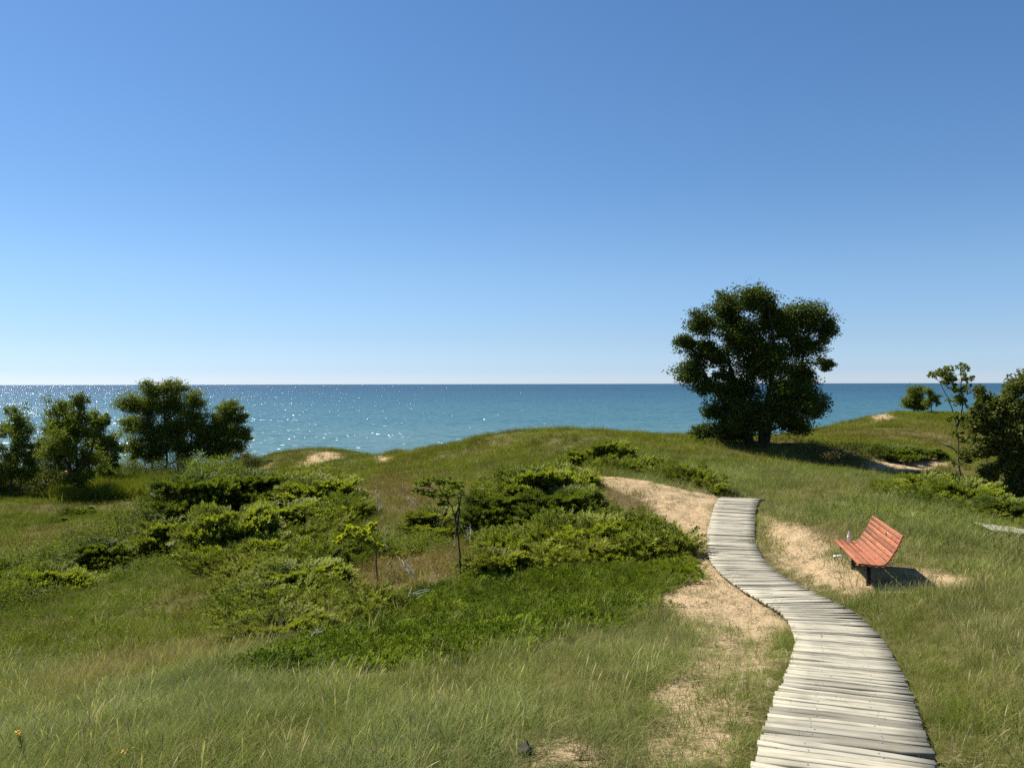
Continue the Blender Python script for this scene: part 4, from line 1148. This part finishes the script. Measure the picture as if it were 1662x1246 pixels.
# ------------------------------------------------------------------ grass and ground cover (stuff)
def blades(r, n, h, wd, lean=0.35, curl=0.5, spread=0.05, segs=3):
    V, Q, T, va = [], [], [], []; k = 0
    for _ in range(n):
        hh = h * r.uniform(0.55, 1.15); az = r.uniform(0, 2 * np.pi); le = abs(r.normal(0, lean)); ww = wd * r.uniform(0.7, 1.3)
        b = np.array([r.normal(0, spread), r.normal(0, spread), -0.02])
        d = np.array([np.cos(az), np.sin(az), 0]); fa = r.uniform(0, np.pi); s = np.array([np.cos(fa), np.sin(fa), 0])
        cu = curl * r.uniform(0.2, 1.4); bv_ = r.uniform(0, 0.6)
        for i in range(segs + 1):
            t = i / segs
            c = b + d * hh * (le * t + cu * t * t * 0.6) + np.array([0, 0, hh * (t - 0.28 * cu * t * t)])
            wq = ww * (1 - t ** 1.5) * 0.5
            if i < segs: V += [c - s * wq, c + s * wq]; va += [t * 0.5 + bv_] * 2
            else: V += [c]; va += [t * 0.5 + bv_]
        for i in range(segs - 1): Q.append([k + 2 * i, k + 2 * i + 1, k + 2 * i + 3, k + 2 * i + 2])
        T.append([k + 2 * segs - 2, k + 2 * segs - 1, k + 2 * segs]); k += 2 * segs + 1
    me = mesh_np('tuft', np.array(V), np.array(Q), np.array(T)); add_attr(me, 'var', 'FLOAT', np.clip(va, 0, 1)); return me
def stalks(r, n, h):
    V, Q, va = [], [], []; k = 0
    for _ in range(n):
        hh = h * r.uniform(0.7, 1.2); az = r.uniform(0, 6.28); le = r.uniform(0.05, 0.5); d = np.array([np.cos(az), np.sin(az), 0]); s = np.array([-d[1], d[0], 0]) * 0.0016
        b = np.array([r.normal(0, 0.06), r.normal(0, 0.06), -0.02])
        P = [b + d * hh * le * t * t + np.array([0, 0, hh * t * (1 - 0.15 * le * t)]) for t in (0, 0.35, 0.7, 0.85, 1.0)]
        ws = [1, 1, 0.8, 2.6, 0.6]
        for p_, w_ in zip(P, ws): V += [p_ - s * w_, p_ + s * w_]; va += [0.8, 0.8]
        for i in range(4): Q.append([k + 2 * i, k + 2 * i + 1, k + 2 * i + 3, k + 2 * i + 2])
        k += 10
    me = mesh_np('stalk', np.array(V), np.array(Q)); add_attr(me, 'var', 'FLOAT', va); return me
def herb(r, ns, h, leaf):
    c = []
    for _ in range(ns):
        az = r.uniform(0, 6.28); le = r.uniform(0.1, 0.6); hh = h * r.uniform(0.6, 1.1)
        b = np.array([r.normal(0, 0.07), r.normal(0, 0.07), 0])
        for t in np.linspace(0.2, 1, 7): c.append(b + np.array([np.cos(az) * le * hh * t, np.sin(az) * le * hh * t, hh * t]) + r.normal(0, 0.02, 3))
    c = np.array(c); V = leaf_arrays(c, leaf[0], leaf[1], r, 0.8)
    return leaves_mesh('herb', V, r.uniform(0, 1, len(c)))
def mat_tuft(r, n=12, rad=0.16, top=0.05, s0=0.5, s1=0.85):
    az = r.uniform(0, 2 * np.pi, n); d = np.stack([np.cos(az), np.sin(az), r.uniform(0.1, 0.9, n)], 1)
    P = np.stack([np.cos(az), np.sin(az), np.zeros(n)], 1) * r.uniform(0, rad, (n, 1)); P[:, 2] = r.uniform(0, top, n)
    V, va = place_sprigs(P, d, np.tile([0, 0, 1.0], (n, 1)) + r.normal(0, 0.2, (n, 3)), r.uniform(s0, s1, n), r.uniform(0, 1, n), r, TMPL)
    me = mesh_np('mat', V, np.arange(len(V)).reshape(-1, 4)); add_attr(me, 'var', 'FLOAT', np.clip(va, 0, 1)); return me

def protos(name, meshes):
    c = bpy.data.collections.new(name)
    for i, me in enumerate(meshes):
        me.materials.append(M_GRASS)
        c.objects.link(bpy.data.objects.new('%s_%02d' % (name, i), me))
    return c

def scatter(name, label, coll, P, sc, ix, tint, tilt=0.12):
    n = len(P)
    me = mesh_np(name, P)
    rot = np.stack([rng.normal(0, tilt, n), rng.normal(0, tilt, n), rng.uniform(0, 6.283, n)], 1)
    add_attr(me, 'rot', 'FLOAT_VECTOR', rot); add_attr(me, 'scl', 'FLOAT', sc); add_attr(me, 'pick', 'INT', ix)
    add_attr(me, 'tint', 'FLOAT_COLOR', np.hstack([tint, np.ones((n, 1))]))
    me.materials.append(M_GRASS)
    o = obj(name, me, kind='stuff', label=label)
    ng = bpy.data.node_groups.new(name, 'GeometryNodeTree')
    ng.interface.new_socket('Geometry', in_out='INPUT', socket_type='NodeSocketGeometry')
    ng.interface.new_socket('Geometry', in_out='OUTPUT', socket_type='NodeSocketGeometry')
    a = ng.nodes.new('NodeGroupInput'); b = ng.nodes.new('NodeGroupOutput')
    ip = ng.nodes.new('GeometryNodeInstanceOnPoints')
    ci = ng.nodes.new('GeometryNodeCollectionInfo'); ci.inputs['Collection'].default_value = coll
    ci.inputs['Separate Children'].default_value = True; ci.inputs['Reset Children'].default_value = True
    def named(nm, dt):
        x = ng.nodes.new('GeometryNodeInputNamedAttribute'); x.data_type = dt; x.inputs['Name'].default_value = nm
        return [s for s in x.outputs if s.enabled][0]
    e2r = ng.nodes.new('FunctionNodeEulerToRotation')
    ng.links.new(named('rot', 'FLOAT_VECTOR'), e2r.inputs[0])
    ng.links.new(a.outputs[0], ip.inputs['Points']); ng.links.new(ci.outputs[0], ip.inputs['Instance'])
    ip.inputs['Pick Instance'].default_value = True
    ng.links.new(named('pick', 'INT'), ip.inputs['Instance Index']); ng.links.new(e2r.outputs[0], ip.inputs['Rotation'])
    ng.links.new(named('scl', 'FLOAT'), ip.inputs['Scale'])
    ng.links.new(ip.outputs[0], b.inputs[0])
    md = o.modifiers.new('scatter', 'NODES'); md.node_group = ng
    return o

def cand(y0, y1, dens, margin=2.5):
    """random plan points in the wedge the photo looks at (plus a margin)"""
    wmax = 0.615 * y1 + margin
    n = int((y1 - y0) * 2 * wmax * dens)
    x = rng.uniform(-wmax, wmax, n); y = rng.uniform(y0, y1, n)
    k = np.abs(x) < 0.615 * y + margin
    return x[k], y[k]

GR = np.random.default_rng(99)
C_TUFT = protos('tuft_fine', [blades(GR, 17, 0.22, 0.0042, 0.45, 0.8, 0.06) for _ in range(5)] + [stalks(GR, 5, 0.32) for _ in range(2)])
C_MEAD = protos('tuft_meadow', [blades(GR, 15, 0.24, 0.007, 0.4, 0.7, 0.08, 2) for _ in range(4)] + [blades(GR, 18, 0.14, 0.006, 0.6, 0.8, 0.09, 2) for _ in range(3)])
C_FAR = protos('tuft_far', [blades(GR, 22, 0.34, 0.014, 0.35, 0.6, 0.16, 2) for _ in range(5)])
C_HERB = protos('herb_leaf', [herb(GR, 5, 0.24, (0.055, 0.028)) for _ in range(5)])
C_MAT = protos('mat_tuft', [mat_tuft(GR) for _ in range(5)])

SAGE = np.array([0.185, 0.218, 0.084]); OLIVE = np.array([0.148, 0.158, 0.024]); GREEN = np.array([0.115, 0.150, 0.020]); STRAW = np.array([0.40, 0.36, 0.20]); BROWN = np.array([0.19, 0.145, 0.060]); YGREEN = np.array([0.175, 0.197, 0.02]); MATC = np.array([0.075, 0.108, 0.007]); REDB = np.array([0.19, 0.105, 0.045])
def lerp(a, b, t): return a * (1 - t[:, None]) + b * t[:, None]
def fields(x, y):
    d, _ = path_dist(x, y)
    s = sand_mask(x, y) + (fbm(x, y, 0.8, 51, 3) - 0.5) * 0.5
    m_ = poly_sd(MAT_POLY, x, y) + (fbm(x, y, 1.1, 61, 3) - 0.5) * 1.7 + rng.normal(0, 0.15, np.size(x))
    b = brown_mask(x, y)
    return d, s, m_, b

# foreground dune grass
x, y = cand(2.2, 11.5, 330, 1.5)
d, s, m_, b = fields(x, y)
left = x < np.interp(y, PATH[:, 1], PATH[:, 0])
patch = fbm(x, y, 1.5, 71, 3)
thin = np.where(left, np.where((x / y > 0.0), 0.55, 1.0), 0.85) * (0.55 + 0.9 * patch)
edge = np.exp(-((d - 0.60) / 0.14) ** 2)
keep = (d > 0.465) & (m_ > 0.05) & (rng.uniform(size=len(x)) < np.clip(thin * (1 - sstep(0.25, 0.75, s) * 0.97) + 0.8 * edge * np.clip(fbm(x, y, 0.8, 77, 2) * 2.2 - 0.4, 0.1, 1), 0, 1))
x, y, d, s, left, patch, b = [q[keep] for q in (x, y, d, s, left, patch, b)]
n = len(x); u = rng.uniform(size=n)
tint = lerp(np.tile(SAGE, (n, 1)), np.tile(OLIVE * 1.1, (n, 1)), np.clip(patch * 1.4 - 0.5 + (~left) * 0.4, 0, 1))
tint = lerp(tint, np.tile(GREEN * 1.1, (n, 1)), 0.85 * np.exp(-((d - 0.65) / 0.35) ** 2))
ix = rng.integers(0, 5, n); stk = u < 0.07; ix[stk] = rng.integers(5, 7, stk.sum())
strw = (u > np.where(left, 0.90, 0.85)) | stk
tint[strw] = STRAW * rng.uniform(0.55, 1.0, (strw.sum(), 1))
tint = lerp(tint, np.tile(BROWN * 1.2, (n, 1)), b * 0.6)
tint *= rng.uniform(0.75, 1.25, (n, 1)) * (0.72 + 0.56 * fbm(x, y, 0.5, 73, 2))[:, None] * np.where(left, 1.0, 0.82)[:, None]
scl = (0.6 + 0.8 * fbm(x, y, 0.45, 75, 2)) * rng.uniform(0.45, 1.0, n) * np.where(left, 1.0, 0.95) * np.where(x / y > 0.02, 0.92, 1.0) * (1 - 0.35 * np.exp(-((d - 0.5) / 0.25) ** 2))
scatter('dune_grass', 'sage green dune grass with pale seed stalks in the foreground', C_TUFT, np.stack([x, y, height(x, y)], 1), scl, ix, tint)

# mid-distance meadow grass
x, y = cand(9.5, 34, 62, 3)
d, s, m_, b = fields(x, y)
patch = fbm(x, y, 3.2, 81, 3); p2 = fbm(x, y, 9.0, 82, 2)
keep = (d > 0.55) & ((m_ > -0.1) | (rng.uniform(size=len(x)) < 0.6)) & (rng.uniform(size=len(x)) < (0.45 + 0.9 * patch) * (1 - sstep(0.25, 0.7, s) * 0.97)) & (sstep(9.5, 12, y) > rng.uniform(size=len(x)))
x, y, d, s, patch, p2, b = [q[keep] for q in (x, y, d, s, patch, p2, b)]
n = len(x)
tint = lerp(np.tile(OLIVE, (n, 1)), np.tile(GREEN, (n, 1)), np.clip(p2 * 2 - 0.5, 0, 1))
tint = lerp(tint, np.tile(SAGE, (n, 1)), np.clip((x > 3) * 0.6 * np.ones(n), 0, 1))
tint = lerp(tint, np.tile(BROWN, (n, 1)), np.clip(b * 0.75 + (patch < 0.38) * 0.35, 0, 1))
u = rng.uniform(size=n); st_ = u > 0.90; tint[st_] = STRAW * rng.uniform(0.6, 1.0, (st_.sum(), 1))
tint *= rng.uniform(0.75, 1.25, (n, 1)) * (0.65 + 0.7 * fbm(x, y, 0.9, 83, 2))[:, None]
scatter('meadow_grass', 'olive meadow grass covering the middle slopes', C_MEAD, np.stack([x, y, height(x, y)], 1), rng.uniform(0.7, 1.35, n) * (0.6 + 0.85 * fbm(x, y, 1.1, 84, 2)), rng.integers(0, 7, n), tint)

# far dune grass
x, y = cand(30, 92, 12, 6)
z = height(x, y)
d, s, m_, b = fields(x, y)
patch = fbm(x, y, 5.0, 91, 3); p2 = fbm(x, y, 16.0, 92, 2)
keep = (z > 1.8) & (rng.uniform(size=len(x)) < (0.55 + 0.7 * patch) * (1 - sstep(0.3, 0.8, s) * 0.93)) & (sstep(29, 34, y) > rng.uniform(size=len(x)))
x, y, z, patch, p2, b = [q[keep] for q in (x, y, z, patch, p2, b)]
n = len(x)
tint = lerp(np.tile(OLIVE, (n, 1)), np.tile(YGREEN * 0.85, (n, 1)), np.clip(p2 * 2.2 - 0.6, 0, 1))
tint = lerp(tint, np.tile(GREEN, (n, 1)), np.clip((x < -8) * 0.55 * np.ones(n), 0, 1))
tint = lerp(tint, np.tile(BROWN, (n, 1)), np.clip(b * 0.7 + (patch < 0.36) * 0.3, 0, 1))
tint *= rng.uniform(0.78, 1.22, (n, 1)) * (0.55 + 0.9 * fbm(x, y, 1.6, 93, 2))[:, None]
scatter('hill_grass', 'yellow-green grass on the far dune ridge and valley', C_FAR, np.stack([x, y, z], 1), rng.uniform(0.6, 1.3, n) * (0.8 + 0.006 * (y - 30)) * (0.55 + 0.95 * fbm(x, y, 2.2, 94, 3)), rng.integers(0, 5, n), tint)

# dark creeping mat
x, y = cand(8, 17, 125, 1)
m_ = poly_sd(MAT_POLY, x, y) + (fbm(x, y, 1.1, 61, 3) - 0.5) * 1.7 + rng.normal(0, 0.12, len(x))
d, s, _, b = fields(x, y)
keep = (m_ < 0.08) & (d > 0.75)
x, y = x[keep], y[keep]; n = len(x); patch = fbm(x, y, 1.2, 95, 3)
tint = lerp(np.tile(MATC, (n, 1)), np.tile(MATC * np.array([1.7, 1.45, 1.3]), (n, 1)), np.clip(patch * 1.8 - 0.5, 0, 1)) * rng.uniform(0.6, 1.5, (n, 1)) * (0.6 + 0.85 * fbm(x, y, 0.45, 97, 2))[:, None]
scatter('ground_cover', 'dark green creeping mat on the slope below the junipers', C_MAT, np.stack([x, y, height(x, y)], 1), rng.uniform(0.45, 1.0, n) * (0.6 + 0.9 * fbm(x, y, 0.5, 98, 2)), rng.integers(0, 5, n), tint)

# leafy herbs in the hollow, on the hill and in the right valley
x, y = cand(10.5, 62, 9, 3)
d, s, m_, b = fields(x, y)
zone = np.maximum(((x < 2) & (y < 34)) * 1.0, ((x < 4) & (y >= 34)) * 0.35); zone = np.maximum(zone, ((x > 7) & (y > 17) & (y < 32)) * 0.8)
patch = fbm(x, y, 2.6, 55, 3)
keep = (d > 0.8) & (m_ > -0.1) & (s < 0.35) & (rng.uniform(size=len(x)) < zone * np.clip(patch * 2.4 - 0.6, 0, 1))
x, y, b, patch = x[keep], y[keep], b[keep], patch[keep]; n = len(x)
tint = lerp(np.tile(GREEN, (n, 1)), np.tile(YGREEN, (n, 1)), rng.uniform(size=n) ** 2)
tint = lerp(tint, np.tile(REDB, (n, 1)), ((fbm(x, y, 2.2, 57, 2) > 0.66) | (b > 0.6)) * 0.6)
tint *= rng.uniform(0.75, 1.25, (n, 1))
scatter('undergrowth', 'mixed leafy herbs and low weeds in the hollow', C_HERB, np.stack([x, y, height(x, y)], 1), rng.uniform(0.45, 1.0, n), rng.integers(0, 5, n), tint)

# tall reedy grass below the shore trees
RE = ground_hit([(120, 812), (130, 785), (180, 775), (250, 782), (262, 800), (200, 806)])
x, y = cand(40, 64, 30, 0)
keep = poly_sd(RE, x, y) < 0.6
x, y = x[keep], y[keep]; n = len(x)
tint = lerp(np.tile(YGREEN * 0.8, (n, 1)), np.tile(OLIVE, (n, 1)), rng.uniform(size=n)) * rng.uniform(0.8, 1.2, (n, 1))
scatter('tall_grass', 'tall bright grass below the shore trees', C_FAR, np.stack([x, y, height(x, y)], 1), rng.uniform(2.2, 3.6, n), rng.integers(0, 5, n), tint)

# spreading juniper that runs the single shrubs together
JP = [ground_hit([(255, 832), (300, 795), (420, 780), (480, 770), (560, 792), (590, 830), (585, 880), (640, 905), (640, 960), (600, 1000), (520, 1032), (420, 1045), (370, 1010), (385, 950), (330, 925), (260, 905), (190, 900)]),
      ground_hit([(765, 835), (800, 800), (880, 776), (940, 800), (940, 832), (1010, 858), (1075, 884), (1105, 902), (1060, 908), (950, 918), (850, 928), (785, 928), (768, 880)]),
      ground_hit([(1420, 802), (1480, 796), (1600, 815), (1670, 830), (1670, 860), (1580, 838), (1480, 815)]),
      ground_hit([(925, 752), (990, 745), (1060, 760), (1165, 795), (1150, 800), (1050, 770), (940, 760)])]
C_JUN = protos('juniper_tuft', [mat_tuft(GR, 22, 0.28, 0.24, 0.8, 1.3) for _ in range(6)])
x, y = cand(10, 46, 16, 2)
sd = np.min([poly_sd(p_, x, y) for p_ in JP], axis=0)
d, s, m_, b = fields(x, y)
ga = fbm(x, y, 1.7, 131, 3)
ysx, ysy = gp(606, 925)[:2]
keep = (sd < 0.15) & (d > 0.9) & (s < 0.4) & (b < 0.35) & (np.hypot(x - ysx, y - ysy) > 0.9) & (ga + rng.normal(0, 0.05, len(x)) > 0.42)
x, y, ga = x[keep], y[keep], ga[keep]; n = len(x)
tint = lerp(np.tile([0.105, 0.132, 0.02], (n, 1)), np.tile([0.19, 0.20, 0.028], (n, 1)), np.clip(fbm(x, y, 3.0, 133, 2) * 2 - 0.5, 0, 1)) * rng.uniform(0.6, 1.3, (n, 1))
scatter('juniper_cover', 'low feathery juniper cover between the single junipers on the slope', C_JUN, np.stack([x, y, height(x, y)], 1), rng.uniform(0.6, 1.3, n) * (0.55 + 1.1 * ga) * np.where(x > 6, 0.6, 1.0), rng.integers(0, 6, n), tint, 0.2)

# leafy cover around the shrubs of the left hollow
LP = ground_hit([(0, 925), (80, 895), (180, 878), (262, 885), (262, 925), (190, 935), (90, 975), (0, 1010)])
C_LEAF = protos('leafy_tuft', [herb(GR, 16, 0.34, (0.036, 0.022)) for _ in range(5)])
x, y = cand(13, 38, 14, 2)
ga = fbm(x, y, 2.0, 141, 3)
keep = (poly_sd(LP, x, y) < 0.2) & (ga > 0.52)
x, y, ga = x[keep], y[keep], ga[keep]; n = len(x)
tint = lerp(np.tile(GREEN * 0.9, (n, 1)), np.tile(YGREEN, (n, 1)), np.clip(ga * 4 - 2.0, 0, 1)) * rng.uniform(0.4, 1.05, (n, 1))
scatter('leafy_cover', 'mixed leafy weeds around the shrubs at the left edge', C_LEAF, np.stack([x, y, height(x, y)], 1), rng.uniform(0.4, 1.1, n), rng.integers(0, 5, n), tint, 0.2)

# dry bits and twigs lying on the sand
def litter(r):
    V, Q = [], []
    for k in range(9):
        a = r.uniform(0, 6.28); l_ = r.uniform(0.015, 0.06); w_ = r.uniform(0.0015, 0.004); c = np.array([r.normal(0, 0.1), r.normal(0, 0.1), r.uniform(0.004, 0.012)])
        dd = np.array([np.cos(a), np.sin(a), r.normal(0, 0.15)]) * l_; ss = np.array([-np.sin(a), np.cos(a), 0]) * w_
        i = len(V); V += [c - dd - ss, c - dd + ss, c + dd + ss + np.array([0, 0, 0.004]), c + dd - ss + np.array([0, 0, 0.004])]; Q.append([i, i + 1, i + 2, i + 3])
    me = mesh_np('litter', np.array(V), np.array(Q)); add_attr(me, 'var', 'FLOAT', r.uniform(0, 0.6, len(V))); return me
C_LIT = protos('dry_bits', [litter(GR) for _ in range(5)])
x, y = cand(4, 24, 40, 1)
d, s, m_, b = fields(x, y)
keep = (d > 0.5) & (s > 0.35) & (fbm(x, y, 0.7, 151, 2) > 0.47)
x, y = x[keep], y[keep]; n = len(x)
tint = lerp(np.tile(np.array([0.10, 0.075, 0.035]), (n, 1)), np.tile(STRAW * 0.8, (n, 1)), rng.uniform(size=n) ** 2)
scatter('litter', 'dry twigs and plant bits scattered on the sand', C_LIT, np.stack([x, y, height(x, y) + 0.004], 1), rng.uniform(0.6, 1.6, n), rng.integers(0, 5, n), tint, 0.05)

# small weeds rooted in the gaps of the boardwalk
n = 230
sv_ = rng.uniform(2.0, arc[-1] - 2.5, n) ** 1.0; of = rng.uniform(-0.42, 0.42, n)
keep = fbm(sv_, of, 0.8, 161, 2) > 0.45
pts = []
for q_, o_ in zip(sv_[keep], of[keep]):
    p, tg = path_at(q_); nr_ = np.array([tg[1], -tg[0], 0]); nr_ /= np.linalg.norm(nr_)
    pts.append(p + nr_ * o_ + np.array([0, 0, -0.012]))
pts = np.array(pts); n = len(pts)
scatter('gap_weeds', 'tiny grass tufts growing through the boardwalk gaps', C_MEAD, pts, rng.uniform(0.12, 0.34, n), rng.integers(4, 7, n), np.tile(OLIVE, (n, 1)) * rng.uniform(0.6, 1.1, (n, 1)), 0.3)
